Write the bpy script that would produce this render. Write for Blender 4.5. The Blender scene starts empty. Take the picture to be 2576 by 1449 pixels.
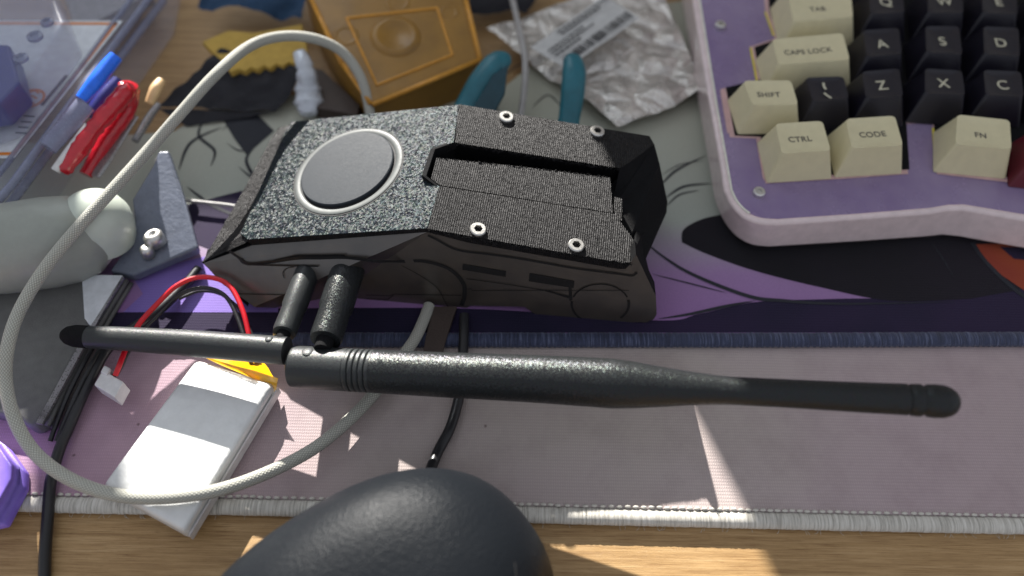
import bpy, bmesh, math, random
from mathutils import Vector, Matrix, noise
random.seed(7)
R_ = math.radians
SC = 0.01                       # everything below is written in centimetres
scn = bpy.context.scene

# ------------------------------------------------------------------ camera
FPX, CX, CY = 1983.0, 1288.0, 724.5
PITCH, ROLL, HC = R_(56), R_(1.0), 21.0
cF = Vector((0, math.cos(PITCH), -math.sin(PITCH)))
_r = Vector((1, 0, 0)); _u = Vector((0, math.sin(PITCH), math.cos(PITCH)))
cR = _r*math.cos(ROLL) + _u*math.sin(ROLL)
cU = _u*math.cos(ROLL) - _r*math.sin(ROLL)
CAM = Vector((0, 0, HC))
cam_d = bpy.data.cameras.new('camera'); cam = bpy.data.objects.new('camera', cam_d)
scn.collection.objects.link(cam); scn.camera = cam
M3 = Matrix((cR, cU, -cF)).transposed()
cam.matrix_world = Matrix.Translation(CAM*SC) @ M3.to_4x4()
cam_d.sensor_width = 36; cam_d.lens = 36*FPX/2576.0
cam_d.clip_start = 0.005; cam_d.clip_end = 50
cam_d.dof.use_dof = True; cam_d.dof.focus_distance = 0.221; cam_d.dof.aperture_fstop = 5.6
cam_d.dof.aperture_blades = 0

# ------------------------------------------------------------------ light
SUN = Vector((0.36, -1.0, -0.535)).normalized()        # the way the light travels
w = bpy.data.worlds.new('World'); scn.world = w; w.use_nodes = True
bg = w.node_tree.nodes['Background']
bg.inputs[0].default_value = (0.86, 0.90, 1.0, 1); bg.inputs[1].default_value = 0.232
sd = bpy.data.lights.new('sun', 'SUN'); sd.energy = 5.0; sd.angle = R_(0.53); sd.color = (1, 0.96, 0.90)
so = bpy.data.objects.new('sun', sd); scn.collection.objects.link(so)
so.rotation_euler = SUN.to_track_quat('-Z', 'Y').to_euler(); so.location = (-0.3, 1, 1)
ad = bpy.data.lights.new('window_light', 'AREA'); ad.shape = 'RECTANGLE'; ad.size = 0.5; ad.size_y = 0.42
ad.energy = 0.48; ad.color = (0.82, 0.92, 1.0)
ao = bpy.data.objects.new('window_light', ad); scn.collection.objects.link(ao)
ao.location = (-0.10, 0.62, 0.42)
ao.rotation_euler = (Vector((0, 0.12, 0)) - Vector(ao.location)).to_track_quat('-Z', 'Y').to_euler()
scn.view_settings.view_transform = 'Standard'; scn.view_settings.look = 'None'
scn.view_settings.exposure = 1.32; scn.view_settings.gamma = 1

# ------------------------------------------------------------------ placing helpers
def ray(x, y): return cF + cR*((x-CX)/FPX) - cU*((y-CY)/FPX)
def at(x, y, Z):
    d = ray(x, y); return CAM + d*((Z-HC)/d.z)
class Plane:
    def __init__(s, p, q, r):
        s.p = Vector(p); s.n = (Vector(q)-s.p).cross(Vector(r)-s.p).normalized()
        if s.n.z < 0: s.n = -s.n
    def hit(s, x, y, off=0.0):
        d = ray(x, y); return CAM + d*((s.p + s.n*off - CAM).dot(s.n)/d.dot(s.n))
    def z(s, X, Y):
        return s.p.z - (s.n.x*(X-s.p.x) + s.n.y*(Y-s.p.y))/s.n.z

# ------------------------------------------------------------------ materials
def srgb(r, g, b):
    f = lambda c: (c/255/12.92) if c/255 <= .04045 else ((c/255+.055)/1.055)**2.4
    return (f(r), f(g), f(b), 1)
class NT:
    def __init__(s, name):
        s.m = bpy.data.materials.new(name); s.m.use_nodes = True
        s.t = s.m.node_tree; s.b = s.t.nodes['Principled BSDF']; s._c = None
    def n(s, kind, **kw):
        o = s.t.nodes.new(kind)
        for k, v in kw.items(): setattr(o, k, v)
        return o
    def l(s, a, b): s.t.links.new(a, b)
    def co(s, uv=False, scale=(1, 1, 1), rot=(0, 0, 0)):
        tc = s.n('ShaderNodeTexCoord'); mp = s.n('ShaderNodeMapping')
        k = 1 if uv else 100
        mp.inputs['Scale'].default_value = tuple(k*q for q in scale)
        mp.inputs['Rotation'].default_value = rot
        s.l(tc.outputs['UV' if uv else 'Object'], mp.inputs[0]); return mp.outputs[0]
    def noise(s, scale, detail=4, rough=.6, co=None, **kw):
        o = s.n('ShaderNodeTexNoise'); o.inputs['Scale'].default_value = scale
        o.inputs['Detail'].default_value = detail; o.inputs['Roughness'].default_value = rough
        s.l(co if co else s.co(), o.inputs['Vector']); return o.outputs['Fac']
    def ramp(s, fac, stops):
        o = s.n('ShaderNodeValToRGB'); s.l(fac, o.inputs[0])
        e = o.color_ramp.elements
        while len(e) < len(stops): e.new(.5)
        for i, (p, c) in enumerate(stops):
            e[i].position = p; e[i].color = c if not isinstance(c, float) else (c, c, c, 1)
        return o.outputs[0]
    def mix(s, fac, a, b, mode='MIX'):
        o = s.n('ShaderNodeMix', data_type='RGBA', blend_type=mode)
        for sock, v in ((o.inputs[0], fac), (o.inputs[6], a), (o.inputs[7], b)):
            if hasattr(v, 'links'): s.l(v, sock)
            else: sock.default_value = v
        return o.outputs[2]
    def math(s, op, a, b=None):
        o = s.n('ShaderNodeMath', operation=op)
        for sock, v in ((o.inputs[0], a), (o.inputs[1], b)):
            if v is None: continue
            if hasattr(v, 'links'): s.l(v, sock)
            else: sock.default_value = v
        return o.outputs[0]
    def bump(s, h, dist, strength=1.0):
        o = s.n('ShaderNodeBump'); o.inputs['Strength'].default_value = strength
        o.inputs['Distance'].default_value = dist*SC; s.l(h, o.inputs['Height'])
        if s.b.inputs['Normal'].links: s.l(s.b.inputs['Normal'].links[0].from_socket, o.inputs['Normal'])
        s.l(o.outputs[0], s.b.inputs['Normal'])
    def jitter(s, scale, k):
        v = s.n('ShaderNodeTexVoronoi', feature='F1'); v.inputs['Scale'].default_value = scale; s.l(s.co(), v.inputs['Vector'])
        a = s.n('ShaderNodeVectorMath', operation='SUBTRACT'); s.l(v.outputs['Color'], a.inputs[0]); a.inputs[1].default_value = (.5, .5, .5)
        b = s.n('ShaderNodeVectorMath', operation='SCALE'); s.l(a.outputs[0], b.inputs[0]); b.inputs['Scale'].default_value = k
        g = s.n('ShaderNodeNewGeometry'); c = s.n('ShaderNodeVectorMath', operation='ADD'); s.l(g.outputs['Normal'], c.inputs[0]); s.l(b.outputs[0], c.inputs[1])
        d = s.n('ShaderNodeVectorMath', operation='NORMALIZE'); s.l(c.outputs[0], d.inputs[0]); s.l(d.outputs[0], s.b.inputs['Normal']); return v
    def set(s, **kw):
        for k, v in kw.items():
            k = k.replace('_', ' ')
            sock = s.b.inputs[k]
            if hasattr(v, 'links'): s.l(v, sock)
            else: sock.default_value = v
def dusty_plate():
    m = NT('glossy_purple_plate'); f = m.ramp(m.noise(.35), [(.3, srgb(128, 108, 152)), (.7, srgb(156, 140, 172))])
    m.set(Base_Color=specks(m, f, (.6, .58, .6, 1), 1.1, .022), Metallic=.15, Roughness=m.ramp(m.noise(.9, 6, .7), [(.35, .16), (.65, .34)]), Coat_Weight=.25); return m.m
def plain(name, col, rough=.5, metal=0.0, var=.12, nscale=3.0, grain=0.0, gscale=60, coat=0.0, alpha=1.0, trans=0.0, spec=.5):
    m = NT(name); f = m.noise(nscale)
    c0 = tuple(max(0, c*(1-var)) for c in col[:3])+(1,); c1 = tuple(min(1, c*(1+var)) for c in col[:3])+(1,)
    m.set(Base_Color=m.ramp(f, [(.3, c0), (.7, c1)]), Metallic=metal, Coat_Weight=coat, Alpha=alpha, Transmission_Weight=trans, Specular_IOR_Level=spec)
    rr = m.ramp(m.noise(nscale*4+5, 3), [(.3, max(0., rough-.06)), (.7, min(1., rough+.06))])
    m.set(Roughness=rr)
    if grain: m.bump(m.noise(gscale, 3), grain)
    return m.m

MT = {}
def specks(m, base, col, sc=1.6, size=.028):
    v = m.n('ShaderNodeTexVoronoi'); v.inputs['Scale'].default_value = sc; m.l(m.co(), v.inputs['Vector'])
    k = m.ramp(m.math('ADD', v.outputs['Distance'], m.math('MULTIPLY', m.noise(30, 2), .03)), [(size, 1.), (size+.012, 0.)])
    return m.mix(k, base, col)
def wood():
    m = NT('oak_laminate')
    co = m.co(scale=(.16, 4.2, 1)); n1 = m.noise(1.5, 9, .68, co)
    co2 = m.co(scale=(.4, 20, 1)); n2 = m.noise(2.2, 5, .6, co2)
    c = m.ramp(n1, [(.25, srgb(138, 106, 66)), (.5, srgb(178, 144, 98)), (.72, srgb(202, 170, 124))])
    d = m.ramp(n2, [(.36, (.62, .55, .47, 1)), (.5, (1, 1, 1, 1))])
    pores = m.noise(7, 3, .6, m.co(scale=(.7, 12, 1)))
    e = m.ramp(pores, [(.30, (.5, .41, .33, 1)), (.38, (1, 1, 1, 1))])
    m.set(Base_Color=m.mix(1.0, m.mix(1.0, c, d, 'MULTIPLY'), e, 'MULTIPLY'), Roughness=.42, Specular_IOR_Level=.4)
    m.bump(n2, .012); m.bump(m.noise(40, 3), .004); return m.m
def cloth(name, c0, c1, c2=None, dirt=True):
    m = NT(name)
    n = m.noise(.16, 3, .5); base = m.ramp(n, [(.38, c0), (.62, c1)])
    if c2:
        sp = m.n('ShaderNodeSeparateXYZ'); m.l(m.co(), sp.inputs[0])
        xx = m.math('DIVIDE', m.math('ADD', m.math('ADD', sp.outputs['X'], m.math('MULTIPLY', n, 5)), 14), 30)
        base = m.mix(m.ramp(xx, [(.12, 1.), (.42, 0.), (.74, 0.), (.97, .3)]), base, c2)
    if dirt:
        v = m.n('ShaderNodeTexVoronoi'); v.inputs['Scale'].default_value = .8; m.l(m.co(), v.inputs['Vector'])
        spot = m.ramp(m.math('ADD', v.outputs['Distance'], m.math('MULTIPLY', m.noise(9, 3), .06)), [(.045, (.35, .3, .3, 1)), (.08, (1, 1, 1, 1))])
        smudge = m.ramp(m.noise(.9, 6, .7), [(.3, (.88, .87, .87, 1)), (.55, (1, 1, 1, 1))])
        base = m.mix(1.0, m.mix(1.0, base, spot, 'MULTIPLY'), smudge, 'MULTIPLY')
    wv = m.n('ShaderNodeTexWave', wave_type='BANDS', bands_direction='Y'); wv.inputs['Scale'].default_value = 3.4
    wv.inputs['Distortion'].default_value = .5; wv.inputs['Detail'].default_value = 1; m.l(m.co(), wv.inputs['Vector'])
    wx = m.n('ShaderNodeTexWave', wave_type='BANDS', bands_direction='X'); wx.inputs['Scale'].default_value = 5
    wx.inputs['Distortion'].default_value = .5; m.l(m.co(), wx.inputs['Vector'])
    wf = m.math('MULTIPLY', wv.outputs['Fac'], wx.outputs['Fac'])
    k = m.ramp(wf, [(0, (.86, .86, .86, 1)), (.8, (1, 1, 1, 1))])
    m.set(Base_Color=m.mix(1.0, base, k, 'MULTIPLY'), Roughness=.85, Sheen_Weight=.15, Specular_IOR_Level=.25)
    m.bump(wf, .006); m.bump(m.noise(30, 2), .006); return m.m
def thread(name, c0, c1, c2, freq=18):
    m = NT(name)
    n = m.noise(freq, 3, .7, m.co(uv=True, scale=(1, .05, 1), rot=(0, 0, .0)))
    col = m.ramp(n, [(.3, c0), (.52, c1), (.72, c2)])
    m.set(Base_Color=col, Roughness=.7, Sheen_Weight=.3); m.bump(n, .03, 1); return m.m
def braid(name, c0, c1):
    m = NT(name)
    out = []
    for a in (1, -1):
        wv = m.n('ShaderNodeTexWave', wave_type='BANDS', bands_direction='X'); wv.inputs['Scale'].default_value = 5.0
        m.l(m.co(uv=True, scale=(1, 1, 1), rot=(0, 0, a*.95)), wv.inputs['Vector']); out.append(wv.outputs['Fac'])
    h = m.math('MULTIPLY', out[0], out[1])
    m.set(Base_Color=m.ramp(h, [(0, c0), (.6, c1)]), Roughness=.75, Sheen_Weight=.2, Specular_IOR_Level=.3)
    m.bump(h, .012); return m.m
def glitter():
    m = NT('textured_black_plastic')
    v = m.jitter(19, .56)
    m.set(Base_Color=m.mix(.22, (.014, .020, .024, 1), v.outputs['Color'], 'MULTIPLY'), Roughness=.34, Specular_IOR_Level=.125, Specular_Tint=m.mix(.35, (.8, .95, 1, 1), v.outputs['Color']))
    m.bump(m.noise(11, 4, .7), .03, .8); return m.m
def layered(name='layer_lined_black_plastic', col=(.013, .012, .013), scale=5.2, ax='X', pit=True):
    m = NT(name)
    wv = m.n('ShaderNodeTexWave', wave_type='BANDS', bands_direction=ax); wv.inputs['Scale'].default_value = scale
    wv.inputs['Distortion'].default_value = .7; wv.inputs['Detail'].default_value = 2; wv.inputs['Detail Scale'].default_value = 2
    m.l(m.co(rot=(0, 0, .13)), wv.inputs['Vector'])
    n = m.noise(7, 5, .7); f = m.ramp(n, [(.3, tuple(c*.6 for c in col)+(1,)), (.65, tuple(c*1.5 for c in col)+(1,))])
    k = m.ramp(wv.outputs['Fac'], [(0, (.55, .55, .55, 1)), (.7, (1.0, 1.0, 1.0, 1))])
    m.set(Base_Color=m.mix(1.0, f, k, 'MULTIPLY'), Roughness=.48, Specular_IOR_Level=.22)
    m.bump(wv.outputs['Fac'], .022, 1)
    if pit:
        v = m.noise(11, 4, .75); m.bump(m.ramp(v, [(.36, 0.), (.46, 1.)]), .03, 1)
    m.bump(n, .02); return m.m
def sparkle(name, col, rough=.38, sc=38, d=.012, k=.35, sp=.55):
    m = NT(name)
    v = m.jitter(sc, k)
    m.set(Base_Color=col, Roughness=m.ramp(m.noise(3, 3), [(.3, rough-.05), (.7, rough+.05)]), Specular_IOR_Level=sp, Specular_Tint=m.mix(.3, (1, 1, 1, 1), v.outputs['Color']))
    m.bump(m.noise(sc*.45, 3), d, 1); return m.m
def foil():
    m = NT('crumpled_silver_film')
    n = m.noise(1.4, 6, .6)
    m.set(Base_Color=m.ramp(n, [(.3, srgb(186, 182, 176)), (.7, srgb(240, 235, 228))]), Metallic=.5, Roughness=m.ramp(m.noise(2, 4), [(.3, .10), (.7, .30)]))
    v = m.n('ShaderNodeTexVoronoi', feature='DISTANCE_TO_EDGE'); v.inputs['Scale'].default_value = .7
    q = m.n('ShaderNodeVectorMath', operation='ADD'); nz = m.n('ShaderNodeTexNoise'); nz.inputs['Scale'].default_value = .8; nz.inputs['Detail'].default_value = 5; m.l(m.co(), nz.inputs['Vector']); m.l(m.co(), q.inputs[0]); m.l(nz.outputs['Color'], q.inputs[1]); m.l(q.outputs[0], v.inputs['Vector'])
    m.bump(v.outputs['Distance'], .7, 1); m.bump(m.noise(1.2, 5, .55), .25, 1); return m.m
def gradient_print():
    """the printed picture of the mat: grey green running into purple"""
    m = NT('mat_print_grey_to_purple'); tc = m.n('ShaderNodeTexCoord'); sp = m.n('ShaderNodeSeparateXYZ')
    m.l(tc.outputs['Object'], sp.inputs[0])
    n = m.noise(.25, 3, .5)
    y = m.math('ADD', m.math('MULTIPLY', sp.outputs['Y'], 100), m.math('MULTIPLY', n, 1.6))
    f = m.math('DIVIDE', m.math('SUBTRACT', y, -1.2), 12.0)
    c = m.ramp(f, [(0, srgb(140, 96, 158)), (.22, srgb(156, 124, 168)), (.42, srgb(166, 171, 162)), (.9, srgb(178, 178, 162))])
    wv = m.noise(22, 2)
    m.set(Base_Color=m.mix(1.0, c, m.ramp(wv, [(.3, (.88, .88, .88, 1)), (.6, (1, 1, 1, 1))]), 'MULTIPLY'), Roughness=.8, Sheen_Weight=.1, Specular_IOR_Level=.3)
    m.bump(wv, .006); return m.m
MT['wood'] = wood()
MT['beige'] = cloth('pale_pink_beige_cloth', srgb(186, 174, 168), srgb(188, 174, 172), srgb(180, 146, 166))
MT['white_thread'] = thread('white_thread', srgb(150, 146, 136), srgb(206, 202, 192), srgb(226, 223, 215))
MT['navy_thread'] = thread('navy_thread', srgb(24, 30, 52), srgb(46, 54, 84), srgb(104, 112, 140))
MT['print'] = gradient_print()
MT['navy'] = cloth('print_navy', srgb(24, 20, 48), srgb(40, 27, 60), dirt=False)
MT['ink'] = cloth('print_near_black', srgb(14, 12, 20), srgb(24, 17, 30), dirt=False)
MT['line'] = plain('print_ink_line', srgb(34, 36, 44), .8)
MT['lav'] = cloth('print_lavender', srgb(128, 108, 186), srgb(140, 118, 196), dirt=False)
MT['orange'] = cloth('print_orange', srgb(190, 98, 40), srgb(150, 60, 40), dirt=False)
MT['glitter'] = glitter()
MT['layer'] = layered()
MT['layer_pit'] = layered('pitted_layer_lined_plastic', (.015, .014, .015), 5.2)
MT['dark'] = plain('matt_black_plastic', (.007, .007, .008, 1), .8, grain=.01, spec=.15)
MT['side'] = None
def side_mat():
    m = NT('smooth_dark_side_plastic'); n = m.noise(1.2, 4)
    m.set(Base_Color=m.ramp(n, [(.3, (.042, .036, .031, 1)), (.7, (.075, .062, .05, 1))]), Roughness=.36, Specular_IOR_Level=.7, IOR=1.6, Coat_Weight=.35, Coat_Roughness=.3)
    m.bump(m.noise(2.0, 4), .01); return m.m
MT['side'] = side_mat()
MT['groove'] = plain('engraved_groove_black', (.006, .006, .007, 1), .7)
MT['disc'] = plain('brushed_grey_button', (.026, .032, .040, 1), .6, 0, .05, spec=.2, grain=.003, gscale=80)
MT['ring'] = plain('pale_grey_ring', (.095, .104, .102, 1), .5, spec=.3)
MT['steel'] = plain('stainless_steel', (.66, .65, .62, 1), .4, 1.0)
MT['brass'] = plain('brass', (.5, .36, .15, 1), .3, 1.0)
MT['ant'] = sparkle('grained_black_rubber', (.017, .019, .020, 1), .34, 44, .006, .32, .34)
MT['ant_s'] = sparkle('smooth_black_rubber', (.030, .033, .034, 1), .42, 50, .004, .12, .4)
def leather():
    m = NT('grained_black_mouse_shell'); v = m.n('ShaderNodeTexVoronoi', feature='SMOOTH_F1'); v.inputs['Scale'].default_value = 17; v.inputs['Smoothness'].default_value = .5; m.l(m.co(), v.inputs['Vector'])
    m.set(Base_Color=specks(m, (.010, .012, .015, 1), (.16, .2, .19, 1), 1.3, .026), Roughness=m.ramp(m.noise(.8, 4), [(.3, .36), (.7, .46)]), Specular_IOR_Level=.1)
    m.bump(v.outputs['Distance'], .012, .8); m.bump(m.noise(16, 3), .012); return m.m
MT['mouse'] = leather()
MT['cream'] = plain('cream_key_plastic', srgb(214, 205, 168), .38, var=.04, grain=.003, gscale=90)
MT['blackkey'] = plain('black_key_plastic', srgb(24, 22, 33), .34, var=.1, grain=.003, gscale=90)
MT['redkey'] = plain('dark_red_key_plastic', srgb(96, 22, 40), .4)
MT['legend_dark'] = plain('legend_grey', srgb(92, 88, 82), .6)
MT['legend_light'] = plain('legend_cream', srgb(204, 200, 176), .6)
MT['case'] = plain('frosted_pinkish_acrylic', srgb(224, 206, 206), .2, var=.08, coat=.3)
MT['plate'] = dusty_plate()
MT['rimw'] = plain('frosted_white_edge', srgb(226, 224, 212), .3)
MT['rim'] = plain('pink_acrylic_edge', srgb(206, 170, 168), .3)
MT['yellow_edge'] = plain('yellow_acrylic_edge', srgb(222, 206, 70), .3)
MT['cable_w'] = braid('pale_grey_braid', srgb(150, 150, 140), srgb(205, 204, 194))
MT['cable_k'] = plain('black_cable_jacket', (.016, .016, .018, 1), .35)
MT['cable_g'] = plain('grey_cable_jacket', (.36, .35, .34, 1), .45)
MT['batt'] = plain('silver_pouch_foil', (.76, .77, .76, 1), .36, .1, var=.05, grain=.05, gscale=1.4)
MT['kapton'] = plain('amber_film_tape', srgb(240, 180, 20), .12, var=.1, coat=.6, alpha=.9)
MT['red'] = plain('red_wire', srgb(205, 24, 40), .35)
MT['redg'] = plain('translucent_red_plastic', srgb(190, 22, 40), .2, coat=.5, grain=.05, gscale=4)
MT['white'] = plain('white_plastic', srgb(216, 214, 214), .4)
MT['dome'] = plain('off_white_shell', srgb(196, 204, 192), .35, var=.03)
MT['shell'] = plain('pale_grey_shell', srgb(150, 154, 146), .4, var=.05)
MT['slate'] = plain('slate_grey_film', srgb(104, 110, 124), .32, .1, grain=.02, gscale=6)
MT['zip'] = plain('black_nylon_fabric', srgb(98, 98, 96), .5, grain=.01, gscale=30)
MT['hex'] = plain('lavender_printed_plastic', srgb(138, 112, 214), .35, grain=.006, gscale=30)
MT['teal'] = plain('teal_rubber_grip', srgb(30, 104, 118), .38)
MT['teal_d'] = plain('dark_teal_rubber_grip', srgb(16, 62, 74), .45)
MT['amber'] = plain('amber_plastic', srgb(142, 104, 38), .4, coat=.1, var=.2, nscale=.8)
MT['amber_e'] = plain('bright_amber_edge', srgb(206, 146, 52), .3)
MT['yellow'] = plain('yellow_foam_sheet', srgb(184, 152, 70), .8, grain=.02, gscale=10)
MT['foil'] = foil()
MT['label'] = plain('white_paper_label', srgb(190, 190, 188), .6)
MT['black_ink'] = plain('black_ink', srgb(38, 38, 42), .6)
MT['clear'] = plain('clear_plastic', srgb(170, 176, 198), .35, alpha=.22)
MT['clear_rib'] = plain('clear_plastic_rib', srgb(140, 146, 172), .25, alpha=.6)
MT['card'] = plain('label_paper_and_sun_patch', srgb(214, 218, 222), .6)  # also colours the painted sun patch on the zip case
MT['or_ink'] = plain('orange_ink', srgb(222, 130, 30), .6)
MT['blue'] = plain('blue_plastic', srgb(30, 110, 240), .3)
MT['navyb'] = plain('dark_blue_plastic', srgb(34, 36, 120), .35)
MT['blackcloth'] = plain('black_cloth', srgb(30, 30, 36), .85, grain=.05, gscale=3)
MT['bluecloth'] = plain('dark_blue_cloth', srgb(30, 62, 92), .8, grain=.05, gscale=3)
MT['tan'] = plain('beige_plastic', srgb(226, 190, 140), .5)
MT['greyp'] = plain('grey_metal_strip', srgb(150, 148, 150), .3, .6)
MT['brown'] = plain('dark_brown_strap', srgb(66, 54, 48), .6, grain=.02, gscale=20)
MT['wrap'] = plain('shiny_white_wrap', srgb(200, 206, 214), .2, .2, grain=.1, gscale=2)
MT['wall'] = plain('off_white_wall_paint', srgb(200, 196, 188), .8)

# ------------------------------------------------------------------ object helpers
COL = scn.collection
def empty(name, loc, label, cat, group=None):
    o = bpy.data.objects.new(name, None); COL.objects.link(o); o.location = Vector(loc)*SC
    o.empty_display_size = .01; o['label'] = label; o['category'] = cat
    if group: o['group'] = group
    return o
def wloc(o):
    v = Vector((0, 0, 0))
    while o: v += Vector(o.location); o = o.parent
    return v/SC
class MB:
    """collects geometry in centimetres"""
    def __init__(s): s.v = []; s.f = []; s.m = []; s.uv = {}; s.mats = []
    def mi(s, mat):
        if mat not in s.mats: s.mats.append(mat)
        return s.mats.index(mat)
    def add(s, vs, fs, mat, uvs=None):
        b = len(s.v); k = s.mi(mat); s.v += [Vector(p) for p in vs]
        for f in fs:
            s.f.append([b+i for i in f]); s.m.append(k)
        if uvs:
            for i, u in enumerate(uvs): s.uv[b+i] = u
        return s
    def prism(s, top, bot, mat, mat_side=None, caps=True):
        n = len(top)
        s.add(list(top)+list(bot), ([list(range(n)), list(range(2*n-1, n-1, -1))] if caps else []), mat)
        b = len(s.v)-2*n; k = s.mi(mat_side or mat)
        for i in range(n):
            j = (i+1) % n; s.f.append([b+j, b+i, b+n+i, b+n+j]); s.m.append(k)
        return s
    def slab(s, top, th, mat, d=Vector((0, 0, -1)), mat_side=None):
        return s.prism(top, [Vector(p)+d*th for p in top], mat, mat_side)
    def box(s, c, ax, ay, az, mat):
        c = Vector(c); P = [c+ax*i+ay*j+az*k for k in (1, -1) for i, j in ((-1, -1), (1, -1), (1, 1), (-1, 1))]
        return s.prism(P[:4], P[4:], mat)
    def tube(s, pts, r, mat, n=12, sub=6, caps=True, flat=1.0, smooth=True, jit=0.0):
        rs = r if isinstance(r, (list, tuple)) else [r]*len(pts)
        P = []; Q = []
        pts = [Vector(p) for p in pts]
        if smooth and len(pts) > 2:
            for i in range(len(pts)-1):
                p0 = pts[max(0, i-1)]; p1 = pts[i]; p2 = pts[i+1]; p3 = pts[min(len(pts)-1, i+2)]
                for k in range(sub):
                    t = k/sub
                    P.append(.5*((2*p1)+(p2-p0)*t+(2*p0-5*p1+4*p2-p3)*t*t+(3*p1-p0-3*p2+p3)*t**3)); Q.append(rs[i]*(1-t)+rs[i+1]*t)
            P.append(pts[-1]); Q.append(rs[-1])
        else: P, Q = pts, list(rs)
        vs = []; uv = []; L = 0; up = Vector((0, 0, 1))
        for i, p in enumerate(P):
            if i: L += (p-P[i-1]).length
            t = (P[min(i+1, len(P)-1)]-P[max(i-1, 0)]).normalized()
            a = t.cross(up)
            if a.length < .15: a = t.cross(Vector((0, 1, 0)))
            a.normalize(); b = a.cross(t).normalized(); rr = Q[i]*(1+random.uniform(-jit, jit))
            for k in range(n):
                th = 2*math.pi*k/n
                vs.append(p+a*math.cos(th)*rr+b*math.sin(th)*rr*flat); uv.append((L, k/n*2*math.pi*Q[i] if Q[i] > 0 else 0))
        fs = []
        for i in range(len(P)-1):
            for k in range(n):
                j = (k+1) % n; fs.append([i*n+k, i*n+j, (i+1)*n+j, (i+1)*n+k])
        if caps: fs += [list(range(n-1, -1, -1)), [(len(P)-1)*n+k for k in range(n)]]
        return s.add(vs, fs, mat, uv)
    def lathe(s, p, axis, prof, mat, n=32, flat=None):
        """prof: list of (distance along the axis, radius)"""
        p = Vector(p); ax = Vector(axis).normalized()
        a = ax.cross(Vector((0, 0, 1)))
        if a.length < .1: a = ax.cross(Vector((0, 1, 0)))
        a.normalize(); b = ax.cross(a); vs = []
        for (t, r) in prof:
            for k in range(n):
                th = 2*math.pi*k/n; vs.append(p+ax*t+a*math.cos(th)*r+b*math.sin(th)*r)
        fs = [[i*n+k, i*n+(k+1) % n, (i+1)*n+(k+1) % n, (i+1)*n+k] for i in range(len(prof)-1) for k in range(n)]
        fs += [list(range(n-1, -1, -1)), [(len(prof)-1)*n+k for k in range(n)]]
        return s.add(vs, fs, mat)
    def ball(s, c, r, mat, n=10, m=6, sc=(1, 1, 1)):
        vs = []; c = Vector(c)
        for i in range(m+1):
            ph = math.pi*i/m
            for k in range(n):
                th = 2*math.pi*k/n
                vs.append(c+Vector((math.sin(ph)*math.cos(th)*r*sc[0], math.sin(ph)*math.sin(th)*r*sc[1], math.cos(ph)*r*sc[2])))
        return s.add(vs, [[i*n+k, (i+1)*n+k, (i+1)*n+(k+1) % n, i*n+(k+1) % n] for i in range(m) for k in range(n)], mat)
    def build(s, name, parent=None, loc=None, smooth=None, bevel=0, seg=2, label=None, cat=None, group=None, kind=None, subsurf=0):
        o0 = wloc(parent) if parent else Vector(loc or (0, 0, 0))
        me = bpy.data.meshes.new(name)
        me.from_pydata([tuple((p-o0)*SC) for p in s.v], [], s.f)
        for m in s.mats: me.materials.append(m)
        for i, p in enumerate(me.polygons): p.material_index = s.m[i]
        if s.uv:
            ul = me.uv_layers.new(name='UVMap')
            for lp in me.loops: ul.data[lp.index].uv = s.uv.get(lp.vertex_index, (0, 0))
        bm = bmesh.new(); bm.from_mesh(me); bmesh.ops.remove_doubles(bm, verts=bm.verts, dist=1e-7)
        bmesh.ops.recalc_face_normals(bm, faces=bm.faces); bm.to_mesh(me); bm.free(); me.validate()
        o = bpy.data.objects.new(name, me); COL.objects.link(o)
        if parent: o.parent = parent
        else: o.location = o0*SC
        if smooth is not None: me.shade_smooth() if smooth is True else me.shade_smooth()
        if smooth not in (None, True):
            md = o.modifiers.new('es', 'EDGE_SPLIT'); md.split_angle = R_(smooth)
        if bevel:
            b = o.modifiers.new('b', 'BEVEL'); b.width = bevel*SC; b.segments = seg; b.limit_method = 'ANGLE'; b.angle_limit = R_(25)
            me.shade_smooth()
            wn = o.modifiers.new('wn', 'WEIGHTED_NORMAL'); wn.keep_sharp = False
        if subsurf:
            sb = o.modifiers.new('s', 'SUBSURF'); sb.levels = sb.render_levels = subsurf
        for k, v in (('label', label), ('category', cat), ('group', group), ('kind', kind)):
            if v: o[k] = v
        return o
def ats(pts, Z): return [at(x, y, Z) for x, y in pts]
def strip(mb, pts, w_, mat, z=0.004, nrm=Vector((0, 0, 1)), taper=False):
    """a flat drawn line of width w_ lying z above the points"""
    P = [Vector(p)+nrm*z for p in pts]; A = []; B = []
    for i, p in enumerate(P):
        t = (P[min(i+1, len(P)-1)]-P[max(i-1, 0)]).normalized(); s_ = t.cross(nrm).normalized()
        q = w_*.5*(1 if not taper else max(.08, math.sin(math.pi*min(1, (i+.3)/(len(P)-.4)))))
        A.append(p+s_*q); B.append(p-s_*q)
    n = len(P); mb.add(A+B, [[i, i+1, n+i+1, n+i] for i in range(n-1)], mat)
def curve(pts, sub=8):
    out = []; pts = [Vector(p) for p in pts]
    for i in range(len(pts)-1):
        p0 = pts[max(0, i-1)]; p1 = pts[i]; p2 = pts[i+1]; p3 = pts[min(len(pts)-1, i+2)]
        for k in range(sub):
            t = k/sub; out.append(.5*((2*p1)+(p2-p0)*t+(2*p0-5*p1+4*p2-p3)*t*t+(3*p1-p0-3*p2+p3)*t**3))
    return out+[pts[-1]]
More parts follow.
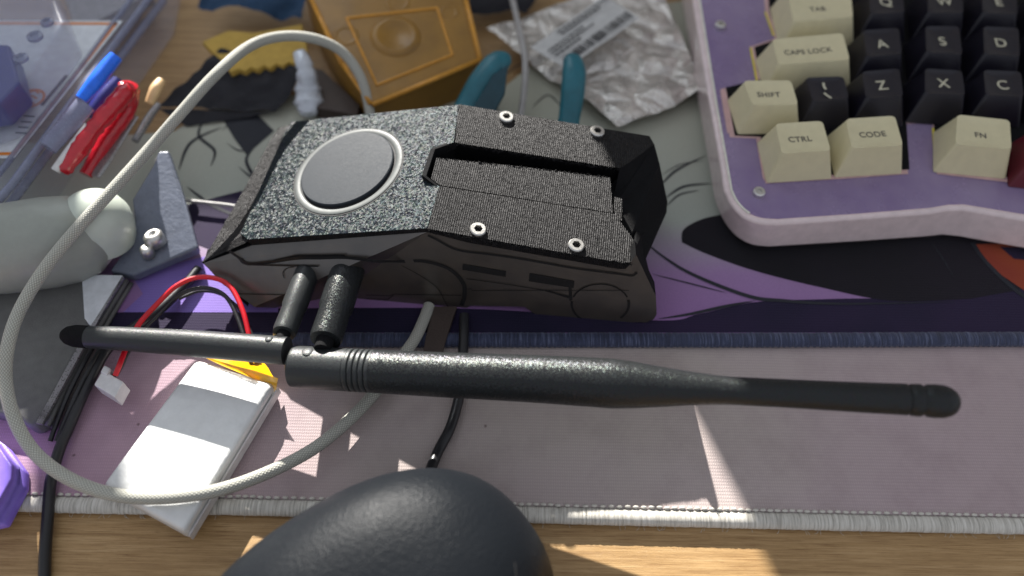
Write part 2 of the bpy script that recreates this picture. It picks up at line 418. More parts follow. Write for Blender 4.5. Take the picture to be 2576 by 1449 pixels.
def patch(mb, c, mat, nu=30, nv=30, amp=.2, fr=.8, th=.02, seed=0, ridged=True):
    """a crumpled sheet spanned by four corners"""
    c = [Vector(p) for p in c]; vs = []
    for j in range(nv+1):
        for i in range(nu+1):
            u, v = i/nu, j/nv
            p = (c[0]*(1-u)+c[1]*u)*(1-v)+(c[3]*(1-u)+c[2]*u)*v
            q = Vector((p.x*fr+seed, p.y*fr, 0)); h = abs(noise.noise(q))*1.3+.5*abs(noise.noise(q*2.3))+.2*noise.noise(q*5) if ridged else noise.noise(q)
            p = p+Vector((noise.noise(q*1.3+Vector((9, 0, 0)))*amp*.5, noise.noise(q*1.3+Vector((0, 9, 0)))*amp*.5, h*amp)); vs.append(p)
    W = nu+1; mb.add(vs, [[j*W+i, j*W+i+1, (j+1)*W+i+1, (j+1)*W+i] for j in range(nv) for i in range(nu)], mat)
def xyz(p, z): return Vector((p[0], p[1], z))

# ================================================================== SETTING
mb = MB(); D0 = 0.0
mb.prism([(-70, -30, 0), (70, -30, 0), (70, 46, 0), (-70, 46, 0)], [(-70, -30, -2.5), (70, -30, -2.5), (70, 46, -2.5), (-70, 46, -2.5)], MT['wood'])
mb.build('desk', kind='structure', bevel=.15)
# out-of-view window surround, added so right jamb and sill bound the patch of sun
YW, JX, SILL = 50.0, -9.2, 18.2
mb = MB()
def bx(m, x0, x1, y0, y1, z0, z1, mat): m.prism([(x0, y0, z1), (x1, y0, z1), (x1, y1, z1), (x0, y1, z1)], [(x0, y0, z0), (x1, y0, z0), (x1, y1, z0), (x0, y1, z0)], mat)
bx(mb, JX, 120, YW, YW+8, -70, 150, MT['wall']); bx(mb, -140, JX, YW, YW+8, -70, SILL, MT['wall']); bx(mb, -140, JX, YW, YW+8, 110, 150, MT['wall']); bx(mb, -140, -90, YW, YW+8, SILL, 110, MT['wall'])
mb.build('wall', kind='structure')
mb = MB(); bx(mb, -28.6, -26.8, YW+1, YW+4, SILL, 110, MT['wall']); mb.build('unseen_window_frame', kind='structure')  # unseen mullion, placed to shade the strip left of the battery

# ---- beige mat
def mat_poly(): pass
ZM = .30
inner = [at(-700, 1222, ZM), at(190, 1247, ZM), at(600, 1252, ZM), at(1500, 1276, ZM), at(2225, 1293, ZM), at(3100, 1310, ZM)]
far = [at(3100, 700, ZM), at(-700, 640, ZM)]
em = empty('desk_mat', at(1300, 1150, 0), 'pale pinkish beige cloth mat with a white stitched border along the desk edge', 'desk mat')
mb = MB(); top = inner+far; mb.slab(top, ZM-.02, MT['beige']); mb.build('mat_surface', em)
mb = MB(); c = curve([xyz(p, .17)+Vector((0, -.20, 0)) for p in inner], 150)
# resample the roll so that thread ridges show
mb.tube(c, .235, MT['white_thread'], n=12, smooth=False, flat=.74, jit=.035)
P = []; L = 0
for i in range(len(c)-1):
    L += (c[i+1]-c[i]).length
    if L > .19: L = 0; P.append(c[i])
for i, p in enumerate(P):
    j = random.uniform(-.01, .01)
    mb.ball(p+Vector((0, .225+j, .155)), .07, MT['white_thread'], 8, 5, (1.25, .62, .6))
for i in range(110):
    p = random.choice(c); a = random.uniform(-.12, .12)
    mb.tube([p+Vector((0, -.2, -.12)), p+Vector((a*.4, -.27, -.13)), p+Vector((a, -.27-random.uniform(.0, .05), -.155))], .005, MT['white_thread'], n=4, sub=2)
mb.build('stitched_edge', em, smooth=True)

# ---- printed mat on top of it
ZP = .52
en = empty('desk_mat', at(1700, 750, ZM), 'mat printed with purple, grey and navy line artwork, bound in navy thread, under the keyboard', 'desk mat')
ed = [at(-700, 835, ZP), at(600, 838, ZP), at(1160, 838, ZP), at(1600, 838, ZP), at(2000, 838, ZP), at(2576, 836, ZP), at(3100, 836, ZP)]
farp = [at(3100, -40, ZP), at(2200, -60, ZP), at(1500, 30, ZP), at(1230, 250, ZP), at(900, 250, ZP), at(600, 230, ZP), at(440, 330, ZP), at(-700, 420, ZP)]
mb = MB(); mb.slab(ed+farp, .2, MT['print'])
def area(pts, mat, z):
    mb.add([p+Vector((0, 0, z)) for p in ats(pts, ZP)], [list(range(len(pts)))], mat)
def cpx(pts, sub=8): return [tuple(p[:2]) for p in curve([Vector((x, y, 0)) for x, y in pts], sub)]
# navy ground along the near edge
area([(-700, 838)]+[(-700, 800), (300, 786)]+cpx([(520, 778), (1160, 776), (1640, 806), (1760, 790), (1900, 760), (2100, 752), (2300, 745), (2500, 700), (2760, 640)])+[(3100, 600), (3100, 836)], MT['navy'], .004)
# dark leaf with a long point
area(cpx([(1715, 610), (1722, 575), (1790, 545), (1900, 540), (2300, 560), (2620, 600)])+[(2620, 720)]+cpx([(2440, 752), (2243, 757), (2060, 722), (1900, 682), (1780, 640), (1715, 610)]), MT['ink'], .008)
area([(2450, 615), (2640, 610), (2700, 800), (2590, 740), (2500, 680)], MT['orange'], .012)
area([(2515, 622), (2640, 622), (2640, 660), (2550, 652)], MT['navy'], .016)
area([(310, 786), (360, 740), (330, 690), (540, 640), (700, 620), (700, 786)], MT['lav'], .012)
def pen(pts, wd, z=.02, taper=False): strip(mb, curve(ats(pts, ZP), 8), wd, MT['line'], z, taper=taper)
pen([(1610, 596), (1660, 640), (1740, 690), (1880, 745), (1970, 757), (2120, 765), (2400, 760)], .14, taper=True)
pen([(1640, 690), (1740, 715), (1830, 738)], .05, taper=True)
pen([(1655, 803), (1740, 790), (1830, 770), (1900, 757)], .11, taper=True)
pen([(1660, 470), (1700, 430), (1775, 392)], .09, taper=True); pen([(1672, 500), (1720, 470), (1790, 462)], .09, taper=True)
pen([(1675, 520), (1710, 490), (1760, 480)], .06, taper=True); pen([(1665, 440), (1710, 415), (1770, 405)], .04, taper=True)
pen([(2338, 604), (2370, 650), (2400, 700)], .05, taper=True); pen([(2445, 610), (2480, 660), (2560, 735), (2640, 780)], .16)
pen([(1280, 300), (1240, 260), (1250, 210), (1320, 160), (1400, 180)], .07, taper=True); pen([(1340, 270), (1380, 240), (1420, 280)], .06, taper=True)
for q in ([(560, 330), (590, 300), (640, 300), (650, 340), (610, 380), (570, 360)], [(600, 420), (640, 450), (620, 400), (660, 350)], [(470, 470), (540, 520), (640, 560)], [(520, 290), (500, 340), (540, 380), (530, 420)], [(450, 430), (480, 360), (560, 320)]):
    pen(q, .12, taper=True)
area([(560, 300), (650, 290), (690, 330), (620, 390), (590, 350)], MT['line'], .014)
area([(395, 560), (450, 520), (610, 480), (700, 620), (560, 640), (430, 590)], MT['navy'], .01)
mb.build('mat_surface', en)
mb = MB(); c = curve([xyz(p, ZM+.12)+Vector((0, -.17, 0)) for p in ed], 130)
mb.tube(c, .25, MT['navy_thread'], n=12, smooth=False, flat=.66, jit=.05)
L = 0
for i in range(len(c)-1):
    L += (c[i+1]-c[i]).length
    if L > .15: L = 0; mb.ball(c[i]+Vector((0, -.21, -.05)), .06, MT['navy_thread'], 7, 4, (1.1, .7, .6))
mb.build('stitched_edge', en, smooth=True)

# ================================================================== THE DEVICE
dev = empty('handheld_device', at(1100, 790, ZP), 'black 3D printed handheld case with a round grey button, steel screws and two antennas', 'device')
A0 = at(1155, 262, 4.0); A1 = at(1075, 575, 4.0)
SP = Plane(Vector((0, 13.0, .3)), Vector((1, 13.0, .3)), Vector((0, 13.36, 4.0)))       # near side
if SP.n.y > 0: SP.n = -SP.n
nl = at(622, 603, 2.5); nr = at(1586, 660, 3.3)
PL = Plane(A0, A1, nl); PR = Plane(A0, A1, nr)
SPL = Plane(nl, A1, at(624, 772, .85))
if SPL.n.y > 0: SPL.n = -SPL.n
SPR = Plane(A1, nr, at(1650, 800, .85))
if SPR.n.y > 0: SPR.n = -SPR.n
def onleft(x, y): return x < 1075-(y-575)*285/205
Lh = lambda x, y, o=0: PL.hit(x, y, o)
Rh = lambda x, y, o=0: PR.hit(x, y, o)
slot = [(1142, 358), (1094, 375), (1072, 442), (1094, 459), (1106, 468)]
FL = 1.5     # depth of the slot
# sloping textured panel
tp = [Lh(735, 305), A0]+[Lh(*slot[0])]+[Lh(*p) for p in slot[1:]]+[A1, nl, Lh(604, 588), Lh(645, 490), Lh(690, 390), Lh(716, 330)]
mb = MB(); mb.slab(tp, .28, MT['glitter'], -PL.n, MT['layer']); mb.build('textured_panel', dev, bevel=.03)
# casing: rails, slot walls, floor, outer walls
mb = MB()
rail = [A0, Rh(1529, 325), Rh(1634, 342), Rh(1646, 363), Rh(1580, 411), Rh(1559, 423), Rh(1142, 358)]
mb.slab(rail, .9, MT['layer'], -PR.n)
low = [Rh(1106, 468), Rh(1544, 538), Rh(1560, 556), Rh(1592, 600), Rh(1600, 622), Rh(1598, 645), nr, Rh(1565, 661), A1]
mb.slab(low, .32, MT['layer'], -PR.n)
# floor of the slot
flr = [Rh(1010, 340, -FL), Rh(1640, 430, -FL), Rh(1650, 660, -FL), Rh(1010, 540, -FL)]
flr = [PR.hit(x, y)-PR.n*FL for x, y in [(1060, 330), (1646, 420), (1610, 600), (1060, 520)]]
mb.slab(flr, .2, MT['dark'])
# inner walls of the rails
wl = [Rh(1142, 358), Rh(1559, 423)]
mb.prism([wl[0], wl[1], wl[1]+Vector((0, .12, 0)), wl[0]+Vector((0, .12, 0))], [p-PR.n*FL for p in [wl[0], wl[1], wl[1]+Vector((0, .12, 0)), wl[0]+Vector((0, .12, 0))]], MT['dark'])
wl = [Rh(x, y, -.01) for x, y in slot]
n = len(wl); off = Vector((-.12, .02, 0))
mb.prism(wl+[p+off for p in reversed(wl)], [p-Vector((0, 0, FL)) for p in wl]+[p+off-Vector((0, 0, FL)) for p in reversed(wl)], MT['dark'])
# far, right and left walls down to the mat
ZB = ZP+.03
def wallq(a, b, za=None, zb=None, mat=MT['layer'], out=Vector((0, 0, 0))):
    mb.add([a, b, xyz(b+out, ZB if zb is None else zb), xyz(a+out, ZB if za is None else za)], [[0, 1, 2, 3]], mat)
dn = -PL.n*.27
tipT = [Lh(735, 305)+dn, Lh(604, 588)+dn, nl+dn]
wallq(Lh(735, 305)+dn, A0+dn); wallq(A0, Rh(1529, 325)); wallq(Rh(1529, 325), Rh(1634, 342)); wallq(Rh(1634, 342), Rh(1646, 363))
e1 = at(1646, 363, Rh(1646, 363).z); e2 = at(1659, 411, 2.9); e3 = at(1679, 507, 2.0); e4 = at(1677, 534, 1.7); e5 = at(1612, 594, 2.5)
e6 = at(1652, 760, .9); 
ins = [Rh(1580, 411), e1, e2, e3, e4, e5]
# end block, a dark bevelled tail
tail_t = [Rh(1559, 423, -.02), Rh(1580, 411, -.02), Rh(1646, 363, -.02), e2, e3, e4, e5, Rh(1600, 622, -.05), Rh(1560, 600)-Vector((0, 0, FL)), Rh(1540, 500)-Vector((0, 0, FL))]
cc = sum(tail_t, Vector())/len(tail_t); cc.z = 2.0
nT = len(tail_t)
mb.add(tail_t+[cc], [[i, (i+1) % nT, nT] for i in range(nT)], MT['dark'])
tb = [xyz(p, ZB) for p in tail_t[2:8]]; tb[-1] = SPR.hit(1648, 795)+Vector((0, .3, 0)); tb[-2] = SPR.hit(1648, 770)+Vector((0, .6, 0)); tb[-3] = SPR.hit(1640, 720)+Vector((-.3, .5, 0)); tb[-4] = SPR.hit(1630, 700)+Vector((-.5, 1.2, 0)); tb[-5] = tb[-4]+Vector((-.4, 1.2, 0)); tb[-6] = tb[-5]+Vector((-.2, .8, 0))
tt = tail_t[2:8]
mb.add(tt+tb, [[i, i+1, 6+i+1, 6+i] for i in range(5)], MT['dark'])
# little lit post at the mouth of the slot
mb.slab([Rh(1545, 495, -.1), Rh(1566, 500, -.1), Rh(1564, 555, -.1), Rh(1545, 545, -.1)], 1.2, MT['layer'])
# stringy print edges
def strings(a, b, k, out, mat=MT['layer']):
    for i in range(k):
        p = a.lerp(b, random.random())+out*random.uniform(0, .06)+Vector((0, 0, -random.uniform(0, .09)))
        d = Vector((random.uniform(-.12, .12), random.uniform(-.04, .01), random.uniform(-.05, .02)))
        mb.tube([p, p+d*.6, p+d+Vector((0, 0, random.uniform(-.03, .02)))], random.uniform(.008, .016), mat, n=4, sub=2)
yv = Vector((0, -1, 0))
strings(A1, nr, 420, yv); strings(Rh(1142, 358), Rh(1559, 423), 190, yv*.6); strings(Rh(1592, 600), nr, 40, yv)
mb.build('casing', dev)
# plank in the slot
mb = MB(); pk = [Rh(1098, 397, -.05), Rh(1300, 418, -.05), Rh(1535, 447, -.05), Rh(1542, 536, -.05), Rh(1107, 466, -.05), Rh(1084, 449, -.05)]
mb.slab(pk, 1.35, MT['layer_pit'], -PR.n)
for i in range(110):
    p = pk[0].lerp(pk[2], random.random())+Vector((0, random.uniform(-.02, .03), 0)); d = Vector((random.uniform(-.08, .08), random.uniform(-.03, .05), random.uniform(-.03, .03)))
    mb.tube([p, p+d*.5, p+d], .012, MT['layer_pit'], n=4, sub=2)
mb.build('slot_cover', dev, bevel=.04)
# near side
mb = MB()
S = lambda x, y, o=0: (SPL if onleft(x, y) else SPR).hit(x, y, o)
bmid = SPR.hit(790, 780)
pl_ = [nl+dn, A1-PR.n*.16, bmid, S(640, 772), S(560, 715), S(512, 662)]
pr_ = [A1-PR.n*.16, nr-PR.n*.16, S(1600, 640), S(1650, 745), S(1652, 790), S(1645, 803), S(1625, 811), S(1385, 808), S(1339, 786), S(1320, 772), S(1183, 769), S(1160, 784), bmid]
mb.prism(pl_, [p+Vector((0, .5, 0)) for p in pl_], MT['side'], MT['dark'])
mb.prism(pr_, [p+Vector((0, .5, 0)) for p in pr_], MT['side'], MT['dark'])
def dens(pts):
    out = []
    for a, b in zip(pts[:-1], pts[1:]):
        k = max(1, int(math.hypot(b[0]-a[0], b[1]-a[1])/60)); out += [(a[0]+(b[0]-a[0])*i/k, a[1]+(b[1]-a[1])*i/k) for i in range(k)]
    return out+[pts[-1]]
def sline(pts, wd, sub=6): strip(mb, curve([S(x, y, .014) for x, y in dens(pts)], sub) if sub > 1 else [S(x, y, .014) for x, y in dens(pts)], wd, MT['groove'], .0, SP.n)
def squad(pts): mb.slab([S(x, y)+SP.n*.012 for x, y in pts], .01, MT['groove'], -SP.n)
sline([(575, 630), (600, 648), (621, 664), (683, 659), (745, 650), (868, 648), (948, 657), (1069, 658), (1130, 677), (1165, 712), (1168, 745), (1161, 768)], .13)
sline([(621, 666), (700, 668), (800, 670)], .06, 1); sline([(690, 656), (745, 644), (868, 643)], .1, 1)
sline([(584, 739), (717, 742)], .035, 1); sline([(920, 742), (980, 744), (992, 740), (1161, 743)], .03, 1); sline([(920, 752), (975, 753), (990, 743)], .03, 1)
sline([(1010, 668), (1060, 695), (1100, 725), (1120, 760), (1130, 776)], .02)
sline([(1076, 592), (1100, 604), (1150, 629), (1300, 650), (1450, 676), (1560, 690), (1590, 694), (1602, 686)], .07)
sline([(1173, 701), (1280, 716), (1372, 731), (1436, 752)], .03, 1); sline([(1176, 727), (1187, 727), (1187, 731), (1582, 731)], .025, 1)
squad([(1164, 664), (1273, 682), (1272, 696), (1163, 678)]); squad([(1332, 687), (1445, 707), (1443, 724), (1330, 707)])
def arc(a0, a1, wd, k=12): strip(mb, [S(1510+72*math.cos(R_(a0+(a1-a0)*i/k)), 764-50*math.sin(R_(a0+(a1-a0)*i/k))) for i in range(k+1)], wd, MT['groove'], .012, SP.n)
arc(20, 160, .05); arc(172, 235, .07); arc(-45, 12, .08); sline([(1372, 731), (1434, 748)], .07, 1); sline([(1434, 722), (1436, 756)], .09, 1)
arcp = [(715, 700), (712, 685), (722, 675), (740, 672)]; sline(arcp, .03)
mb.build('side_panel', dev, smooth=None)
# pale left end
mb = MB()
endp = [Lh(735, 305)+dn*.3, Lh(716, 330)+dn*.3, Lh(690, 390)+dn*.3, Lh(645, 490)+dn*.3, Lh(604, 588)+dn*.3, nl+dn*.3]
zt = [1.9]*5
endb = [at(700, 322, 1.75), at(678, 355, 1.7), at(655, 398, 1.65), at(612, 480, 1.6), at(560, 570, 1.55), S(508, 660)]
mb.add(endp+endb, [[i, i+1, 7+i, 6+i] for i in range(5)], MT['layer'])
eb2 = [xyz(p+Vector((1.0, 0, 0)), ZB) for p in endb[:5]]+[S(624, 772)]
mb.add(endb+eb2, [[i, i+1, 7+i, 6+i] for i in range(5)], MT['dark'])
mb.build('end_face', dev, label='pale scuffed end face of the device lit by the sun')
# button on the sloping panel
bc = Lh(876, 429); bn = PL.n; 
rb = .5*(Lh(1000, 340)-Lh(752, 518)).length
RB = 1.74
mb = MB(); mb.lathe(bc, bn, [(-.1, RB), (.02, RB), (.03, RB-.03), (.03, RB-.17), (.0, RB-.21), (-.08, RB-.24)], MT['ring'], 72); mb.lathe(bc, bn, [(-.1, RB+.05), (.006, RB+.05), (.006, RB-.01)], MT['groove'], 72)
rg = mb.build('button_ring', dev, smooth=40)
mb = MB(); mb.lathe(bc+Vector((-.02, .05, 0)), bn, [(-.06, RB-.25), (.07, RB-.25), (.095, RB-.28), (.1, RB-.38), (.09, 0.01)], MT['disc'], 72); mb.build('button', dev, smooth=30)
# screws
for (x, y, pl) in ((1274, 293, PR), (1503, 329, PR), (1203, 576, PR), (1450, 616, PR)):
    c0 = pl.hit(x, y, .07); r0 = .225; e = 1
    mb = MB(); n6 = []
    ax = pl.n.cross(Vector((0, 1, 0))).normalized(); ay = pl.n.cross(ax)
    N = 36; ring = lambda r, h: [c0+pl.n*h+ax*math.cos(2*math.pi*k/N)*r+ay*math.sin(2*math.pi*k/N)*r for k in range(N)]
    def hexr(k, r):
        a = (2*math.pi*k/N) % (math.pi/3)-math.pi/6; return r*math.cos(math.pi/6)/math.cos(a)
    hx = lambda h, r=.125: [c0+pl.n*h+ax*math.cos(2*math.pi*k/N)*hexr(k, r)+ay*math.sin(2*math.pi*k/N)*hexr(k, r) for k in range(N)]
    loops = [ring(r0, -.3), ring(r0, .0), ring(r0-.025, .03), hx(.03), hx(-.12)]
    mb.add(sum(loops, []), [[i*N+k, i*N+(k+1) % N, (i+1)*N+(k+1) % N, (i+1)*N+k] for i in range(4) for k in range(N)]+[[4*N+k for k in range(N)]], MT['steel'])
    sc = mb.build('screw', dev, smooth=30)
    mb = MB(); mb.lathe(c0, pl.n, [(-.10, .10), (-.095, .0)], MT['brass'], 6); mb.build('hex_socket', sc)

# ---- antennas
def antenna(mats, cent, label, ringpos=(), tip=None):
    """cent: list of (x, y, r in px, Z)"""
    pts = []; rs = []
    for x, y, r, Z in cent:
        p = at(x, y, Z); sc_ = FPX/((p-CAM).dot(cF)); pts.append(p); rs.append(r/sc_)
    return pts, rs
big = [(732, 922, 40, 2.35), (738, 922, 49, 2.36), (746, 922.5, 52.5, 2.37), (800, 926, 54, 2.4), (868, 930, 54, 2.42), (940, 934, 54, 2.45), (1100, 942, 56.5, 2.5), (1300, 951, 59, 2.58), (1450, 959, 61.5, 2.62), (1540, 965, 62.5, 2.65),
       (1600, 969, 58, 2.65), (1660, 973, 51, 2.65), (1730, 977, 43, 2.64), (1800, 981, 37, 2.62), (1850, 983.5, 35.2, 2.62), (2000, 991, 36, 2.62), (2150, 999, 38, 2.62), (2280, 1005, 40, 2.62)]
ZX = lambda x: 1.9+(x-732)*.00137
big = [(x, y, r_, ZX(x)) for x, y, r_, _z in big]
pts, rs = antenna(None, big, '')
ab = None
mb = MB(); mb.tube(pts[5:], rs[5:], MT['ant'], n=48, sub=8); rod = mb.build('antenna', dev, smooth=50, label='long black antenna pointing right, swelling before a thin rounded tip')
def on(P, Rr, C, x):
    for i in range(len(C)-1):
        if C[i][0] <= x <= C[i+1][0]:
            t = (x-C[i][0])/(C[i+1][0]-C[i][0]); return P[i].lerp(P[i+1], t), Rr[i]*(1-t)+Rr[i+1]*t
    return P[-1], Rr[-1]
mb = MB(); mb.tube(pts[:5]+[on(pts, rs, big, 872)[0]], rs[:5]+[on(pts, rs, big, 872)[1]], MT['ant_s'], n=48, sub=5); 
hb = mb.build('hinge_sleeve', rod, smooth=50)
mb = MB()
cp = []; cr = []
for k in range(61):
    x = 872+(942-872)*k/60; p, r = on(pts, rs, big, x)
    g = 1-.075*max(0, math.cos((x-890)/13.5*2*math.pi))**3 if 880 < x < 941 else 1-.02
    cp.append(p); cr.append(r*g*1.006)
mb.tube(cp, cr, MT['ant_s'], n=48, smooth=False); mb.build('grooved_collar', rod, smooth=60)
mb = MB(); tx = [(2280, 1005.3, 37, 2.62), (2286, 1005.6, 36, 2.62), (2290, 1005.9, 40, 2.62), (2304, 1006.6, 41, 2.62), (2316, 1007.3, 41, 2.62), (2320, 1007.5, 37, 2.62), (2326, 1007.8, 37, 2.62), (2331, 1008, 41, 2.62), (2352, 1009.3, 42.5, 2.62), (2374, 1010.5, 41.5, 2.62), (2392, 1011.6, 36, 2.62), (2404, 1012.2, 28, 2.62), (2412, 1012.6, 17, 2.62), (2415, 1012.8, 5, 2.62)]
tx = [(x, y, r_, ZX(x)) for x, y, r_, _z in tx]; p2, r2 = antenna(None, tx, ''); mb.tube(p2, r2, MT['ant'], n=48, sub=4, smooth=False); mb.build('tip_cap', rod, smooth=50)
small = [(222, 848, 28, 1.75), (300, 851.5, 30, 1.82), (400, 858, 32, 1.9), (500, 865, 34, 2.0), (600, 873, 35, 2.12), (700, 881, 36, 2.25), (722, 883, 36, 2.27)]
pts2, rs2 = antenna(None, small, '')
mb = MB(); mb.tube(pts2, rs2, MT['ant_s'], n=40, sub=8); rod2 = mb.build('antenna', dev, smooth=50, label='short thin black antenna pointing left')
mb = MB(); tx = [(223, 848, 29, 1.75), (205, 846.5, 29, 1.74), (188, 845, 28, 1.73), (170, 843.5, 23, 1.72), (160, 842.5, 15, 1.71), (155, 842, 5, 1.7)]
p2, r2 = antenna(None, tx, ''); mb.tube(p2, r2, MT['dark'], n=32, smooth=False); mb.build('tip_cap', rod2, smooth=60)
# dimples
for (C, P, Rr, x, rod_, q) in ((big, pts, rs, 782, rod, .16), (small, pts2, rs2, 683, rod2, .11)):
    p, r = on(P, Rr, C, x); nrm = (CAM-p).normalized()*.55+Vector((0, .55, .35)); nrm = (nrm-Vector((1, 0, 0))*nrm.x).normalized()
    mb = MB(); mb.lathe(p, nrm, [(r-.05, q), (r+.005, q), (r+.02, q*.8), (r+.028, .01)], MT['ant_s'], 24); mb.build('hinge_pin', rod_, smooth=40)
# posts with knuckles
for (a, b, r, rod_, ck) in (((872, 690, 2.1), (818, 858, 2.45), .46, rod, 96), ((768, 700, 2.0), (714, 840, 2.35), .34, rod2, 70)):
    pa = at(*a); pb = at(*b); d = (pb-pa); Ln = d.length
    mb = MB(); mb.lathe(pa-d*.1, d, [(0, r*1.05), (Ln*.62, r*1.05), (Ln*.66, r*.95), (Ln*1.04, r*.97), (Ln*1.09, r*.9)], MT['ant'] if r > .4 else MT['ant_s'], 40)
    mb.lathe(pa-d*.1, d, [(Ln*1.08, r*.55), (Ln*1.22, r*.5)], MT['dark'], 20)
    mb.build('connector', dev, smooth=40)
p = at(694, 842, 2.2); mb = MB(); mb.ball(p, .09, MT['brass']); mb.lathe(p, Vector((0, -1, 0)), [(0, .08), (.3, .08)], MT['brass'], 16); mb.build('brass_pin', dev, smooth=True)

# ================================================================== CABLES
def cable(name, pts, r, mat, label, cat='cable', group=None, n=16, sub=10, kn=None):
    P = [at(x, y, Z) for x, y, Z in pts]
    mb = MB(); mb.tube(P, r, mat, n=n, sub=sub)
    return mb.build(name, None, loc=xyz(P[0], P[0].z), smooth=50, label=label, cat=cat, group=group)
cable('braided_cable', [(935, 330, 1.4), (927, 262, 1.8), (905, 190, 2.4), (860, 130, 3.0), (790, 97, 3.6), (705, 92, 3.9), (625, 118, 4.1), (540, 190, 4.3), (450, 290, 3.9), (380, 370, 3.4), (290, 470, 3.2), (190, 580, 3.0), (110, 680, 2.8), (50, 780, 2.6), (20, 870, 2.5), (14, 960, 2.1), (35, 1050, 1.8), (80, 1130, 1.5), (150, 1190, 1.35), (240, 1232, 1.3), (340, 1251, 1.3), (450, 1249, 1.3), (560, 1230, 1.25), (680, 1186, 1.0), (790, 1128, .85), (880, 1055, .75), (950, 980, .7), (1010, 900, .75), (1045, 850, .75), (1068, 800, .7), (1080, 768, .65)],
      .172, MT['cable_w'], 'pale braided cable looping round the left side, over the battery and behind the antennas')
cable('white_cable', [(1255, -150, 1.4), (1285, -20, 1.4), (1303, 60, 1.5), (1318, 130, 1.5), (1321, 200, 1.4), (1310, 290, 1.1), (1300, 340, .9)], .125, MT['cable_g'], 'thin plain white cable running straight down between the teal plier handles')
cable('mouse_cable', [(1168, 792, .72), (1167, 830, .70), (1165, 880, .62), (1158, 980, .48), (1135, 1070, .48), (1100, 1140, .48), (1070, 1215, .8), (1040, 1290, 1.2), (1000, 1350, 1.4)], .15, MT['cable_k'], 'glossy black cable coming out of the front of the black mouse')
cable('black_cable', [(500, 676, .75), (470, 712, .8), (400, 780, .9), (300, 850, .9), (262, 890, .8), (215, 980, .7), (180, 1060, .6), (150, 1130, .55), (128, 1210, .55), (120, 1300, .3), (113, 1400, .2), (112, 1500, .2)], .15, MT['cable_k'], 'thick black cable running down the left over the desk edge under the braided loop')
for k, (dx, rr) in enumerate(((-42, .07), (-22, .07))):
    cable('thin_black_wire', [(290+dx, 850, .95), (250+dx, 920, .9), (210+dx, 1000, .8), (178+dx*.9, 1070, .55), (160+dx*.8, 1110, .45)], rr, MT['cable_k'], ('thin black wire nearest the zip case, left of the thick black cable', 'thin black wire between its twin and the thick black cable')[k], 'wire', 'thin wires beside the zip case', n=8)
cable('thin_white_wire', [(392, 400, 1.2), (415, 470, .9), (450, 500, .8), (520, 510, .8), (580, 517, .8), (640, 530, .8)], .06, MT['cable_g'], 'thin grey white wire curving over the slate film towards the device', 'wire', n=8)
# strap under the device
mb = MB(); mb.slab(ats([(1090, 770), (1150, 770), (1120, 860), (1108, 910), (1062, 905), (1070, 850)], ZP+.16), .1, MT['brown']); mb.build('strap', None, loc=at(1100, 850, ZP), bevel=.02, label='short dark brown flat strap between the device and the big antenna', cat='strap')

# ================================================================== BATTERY
bt = empty('battery', at(470, 1130, ZM), 'silver pouch battery with amber tape and a red wire lying on the mat', 'battery')
ZT = 1.05
mb = MB(); q = [at(492, 900, ZT), at(690, 962, ZT), at(462, 1338, ZT), at(252, 1222, ZT)]
nx = 10; ctr = sum(q, Vector())/4
def shrink(P, k, z): return [xyz(ctr.lerp(p, k), z) for p in P]
def rnd(q, r=.12, s=4):
    out = []
    for i, p in enumerate(q):
        a = (q[i-1]-p).normalized(); b = (q[(i+1) % len(q)]-p).normalized()
        for k in range(s+1):
            t = k/s; out.append(p+a*r*(1-t)**2+b*r*t**2)
    return out
q2 = rnd(q, .2)
loops = [shrink(q2, .90, ZT), shrink(q2, .955, ZT-.02), shrink(q2, .99, ZT-.1), shrink(q2, 1.0, ZT-.22), shrink(q2, 1.0, ZM+.12), shrink(q2, .985, ZM+.02)]
N = len(q2)
mb.add(sum(loops, []), [[i*N+k, i*N+(k+1) % N, (i+1)*N+(k+1) % N, (i+1)*N+k] for i in range(5) for k in range(N)]+[list(range(N)), [5*N+k for k in range(N)]], MT['batt'])
mb.build('pouch', bt, smooth=50)
fl = (q[2]-q[1]).normalized(); sd_ = Vector((fl.y, -fl.x, 0)); sd_ = sd_ if sd_.x > 0 else -sd_
mb = MB(); a = q[1]+sd_*.03; b = q[2]+sd_*.03
mb.slab([xyz(a, .80), xyz(b, .80), xyz(b+sd_*.03, .76), xyz(a+sd_*.03, .76)], .3, MT['white']); mb.build('folded_seam', bt)
mb = MB(); patch(mb, [at(500, 893, 1.12), at(700, 952, 1.12), at(694, 990, .7), at(640, 955, 1.10)], MT['kapton'], 14, 6, .05, 1.2)
patch(mb, [at(515, 897, 1.1), at(690, 952, 1.1), at(660, 905, .6), at(540, 880, .6)], MT['kapton'], 10, 4, .05, 1.2); mb.build('amber_tape', bt, smooth=40)
def wire(pts, r, mat, nm):
    mb = MB(); mb.tube([at(x, y, Z) for x, y, Z in pts], r, mat, n=10, sub=8); return mb.build(nm, bt, smooth=50)
wire([(640, 905, .9), (628, 850, 1.2), (610, 780, 1.4), (580, 722, 1.5), (540, 700, 1.6), (490, 699, 1.6), (440, 722, 1.6), (395, 765, 1.5), (350, 815, 1.4), (320, 870, 1.3), (300, 920, 1.3), (290, 945, 1.2)], .075, MT['red'], 'red_wire')
wire([(632, 910, .9), (618, 860, 1.1), (598, 800, 1.2), (570, 748, 1.3), (530, 726, 1.35), (485, 728, 1.35), (440, 750, 1.3), (400, 790, 1.3), (360, 830, 1.2), (325, 880, 1.2), (300, 930, 1.1), (280, 950, 1.0)], .065, MT['cable_k'], 'black_wire')
wire([(640, 860, 1.1), (616, 800, 1.0), (590, 765, 1.0), (550, 738, 1.1), (500, 733, 1.1), (450, 752, 1.1)], .05, MT['cable_k'], 'black_wire')
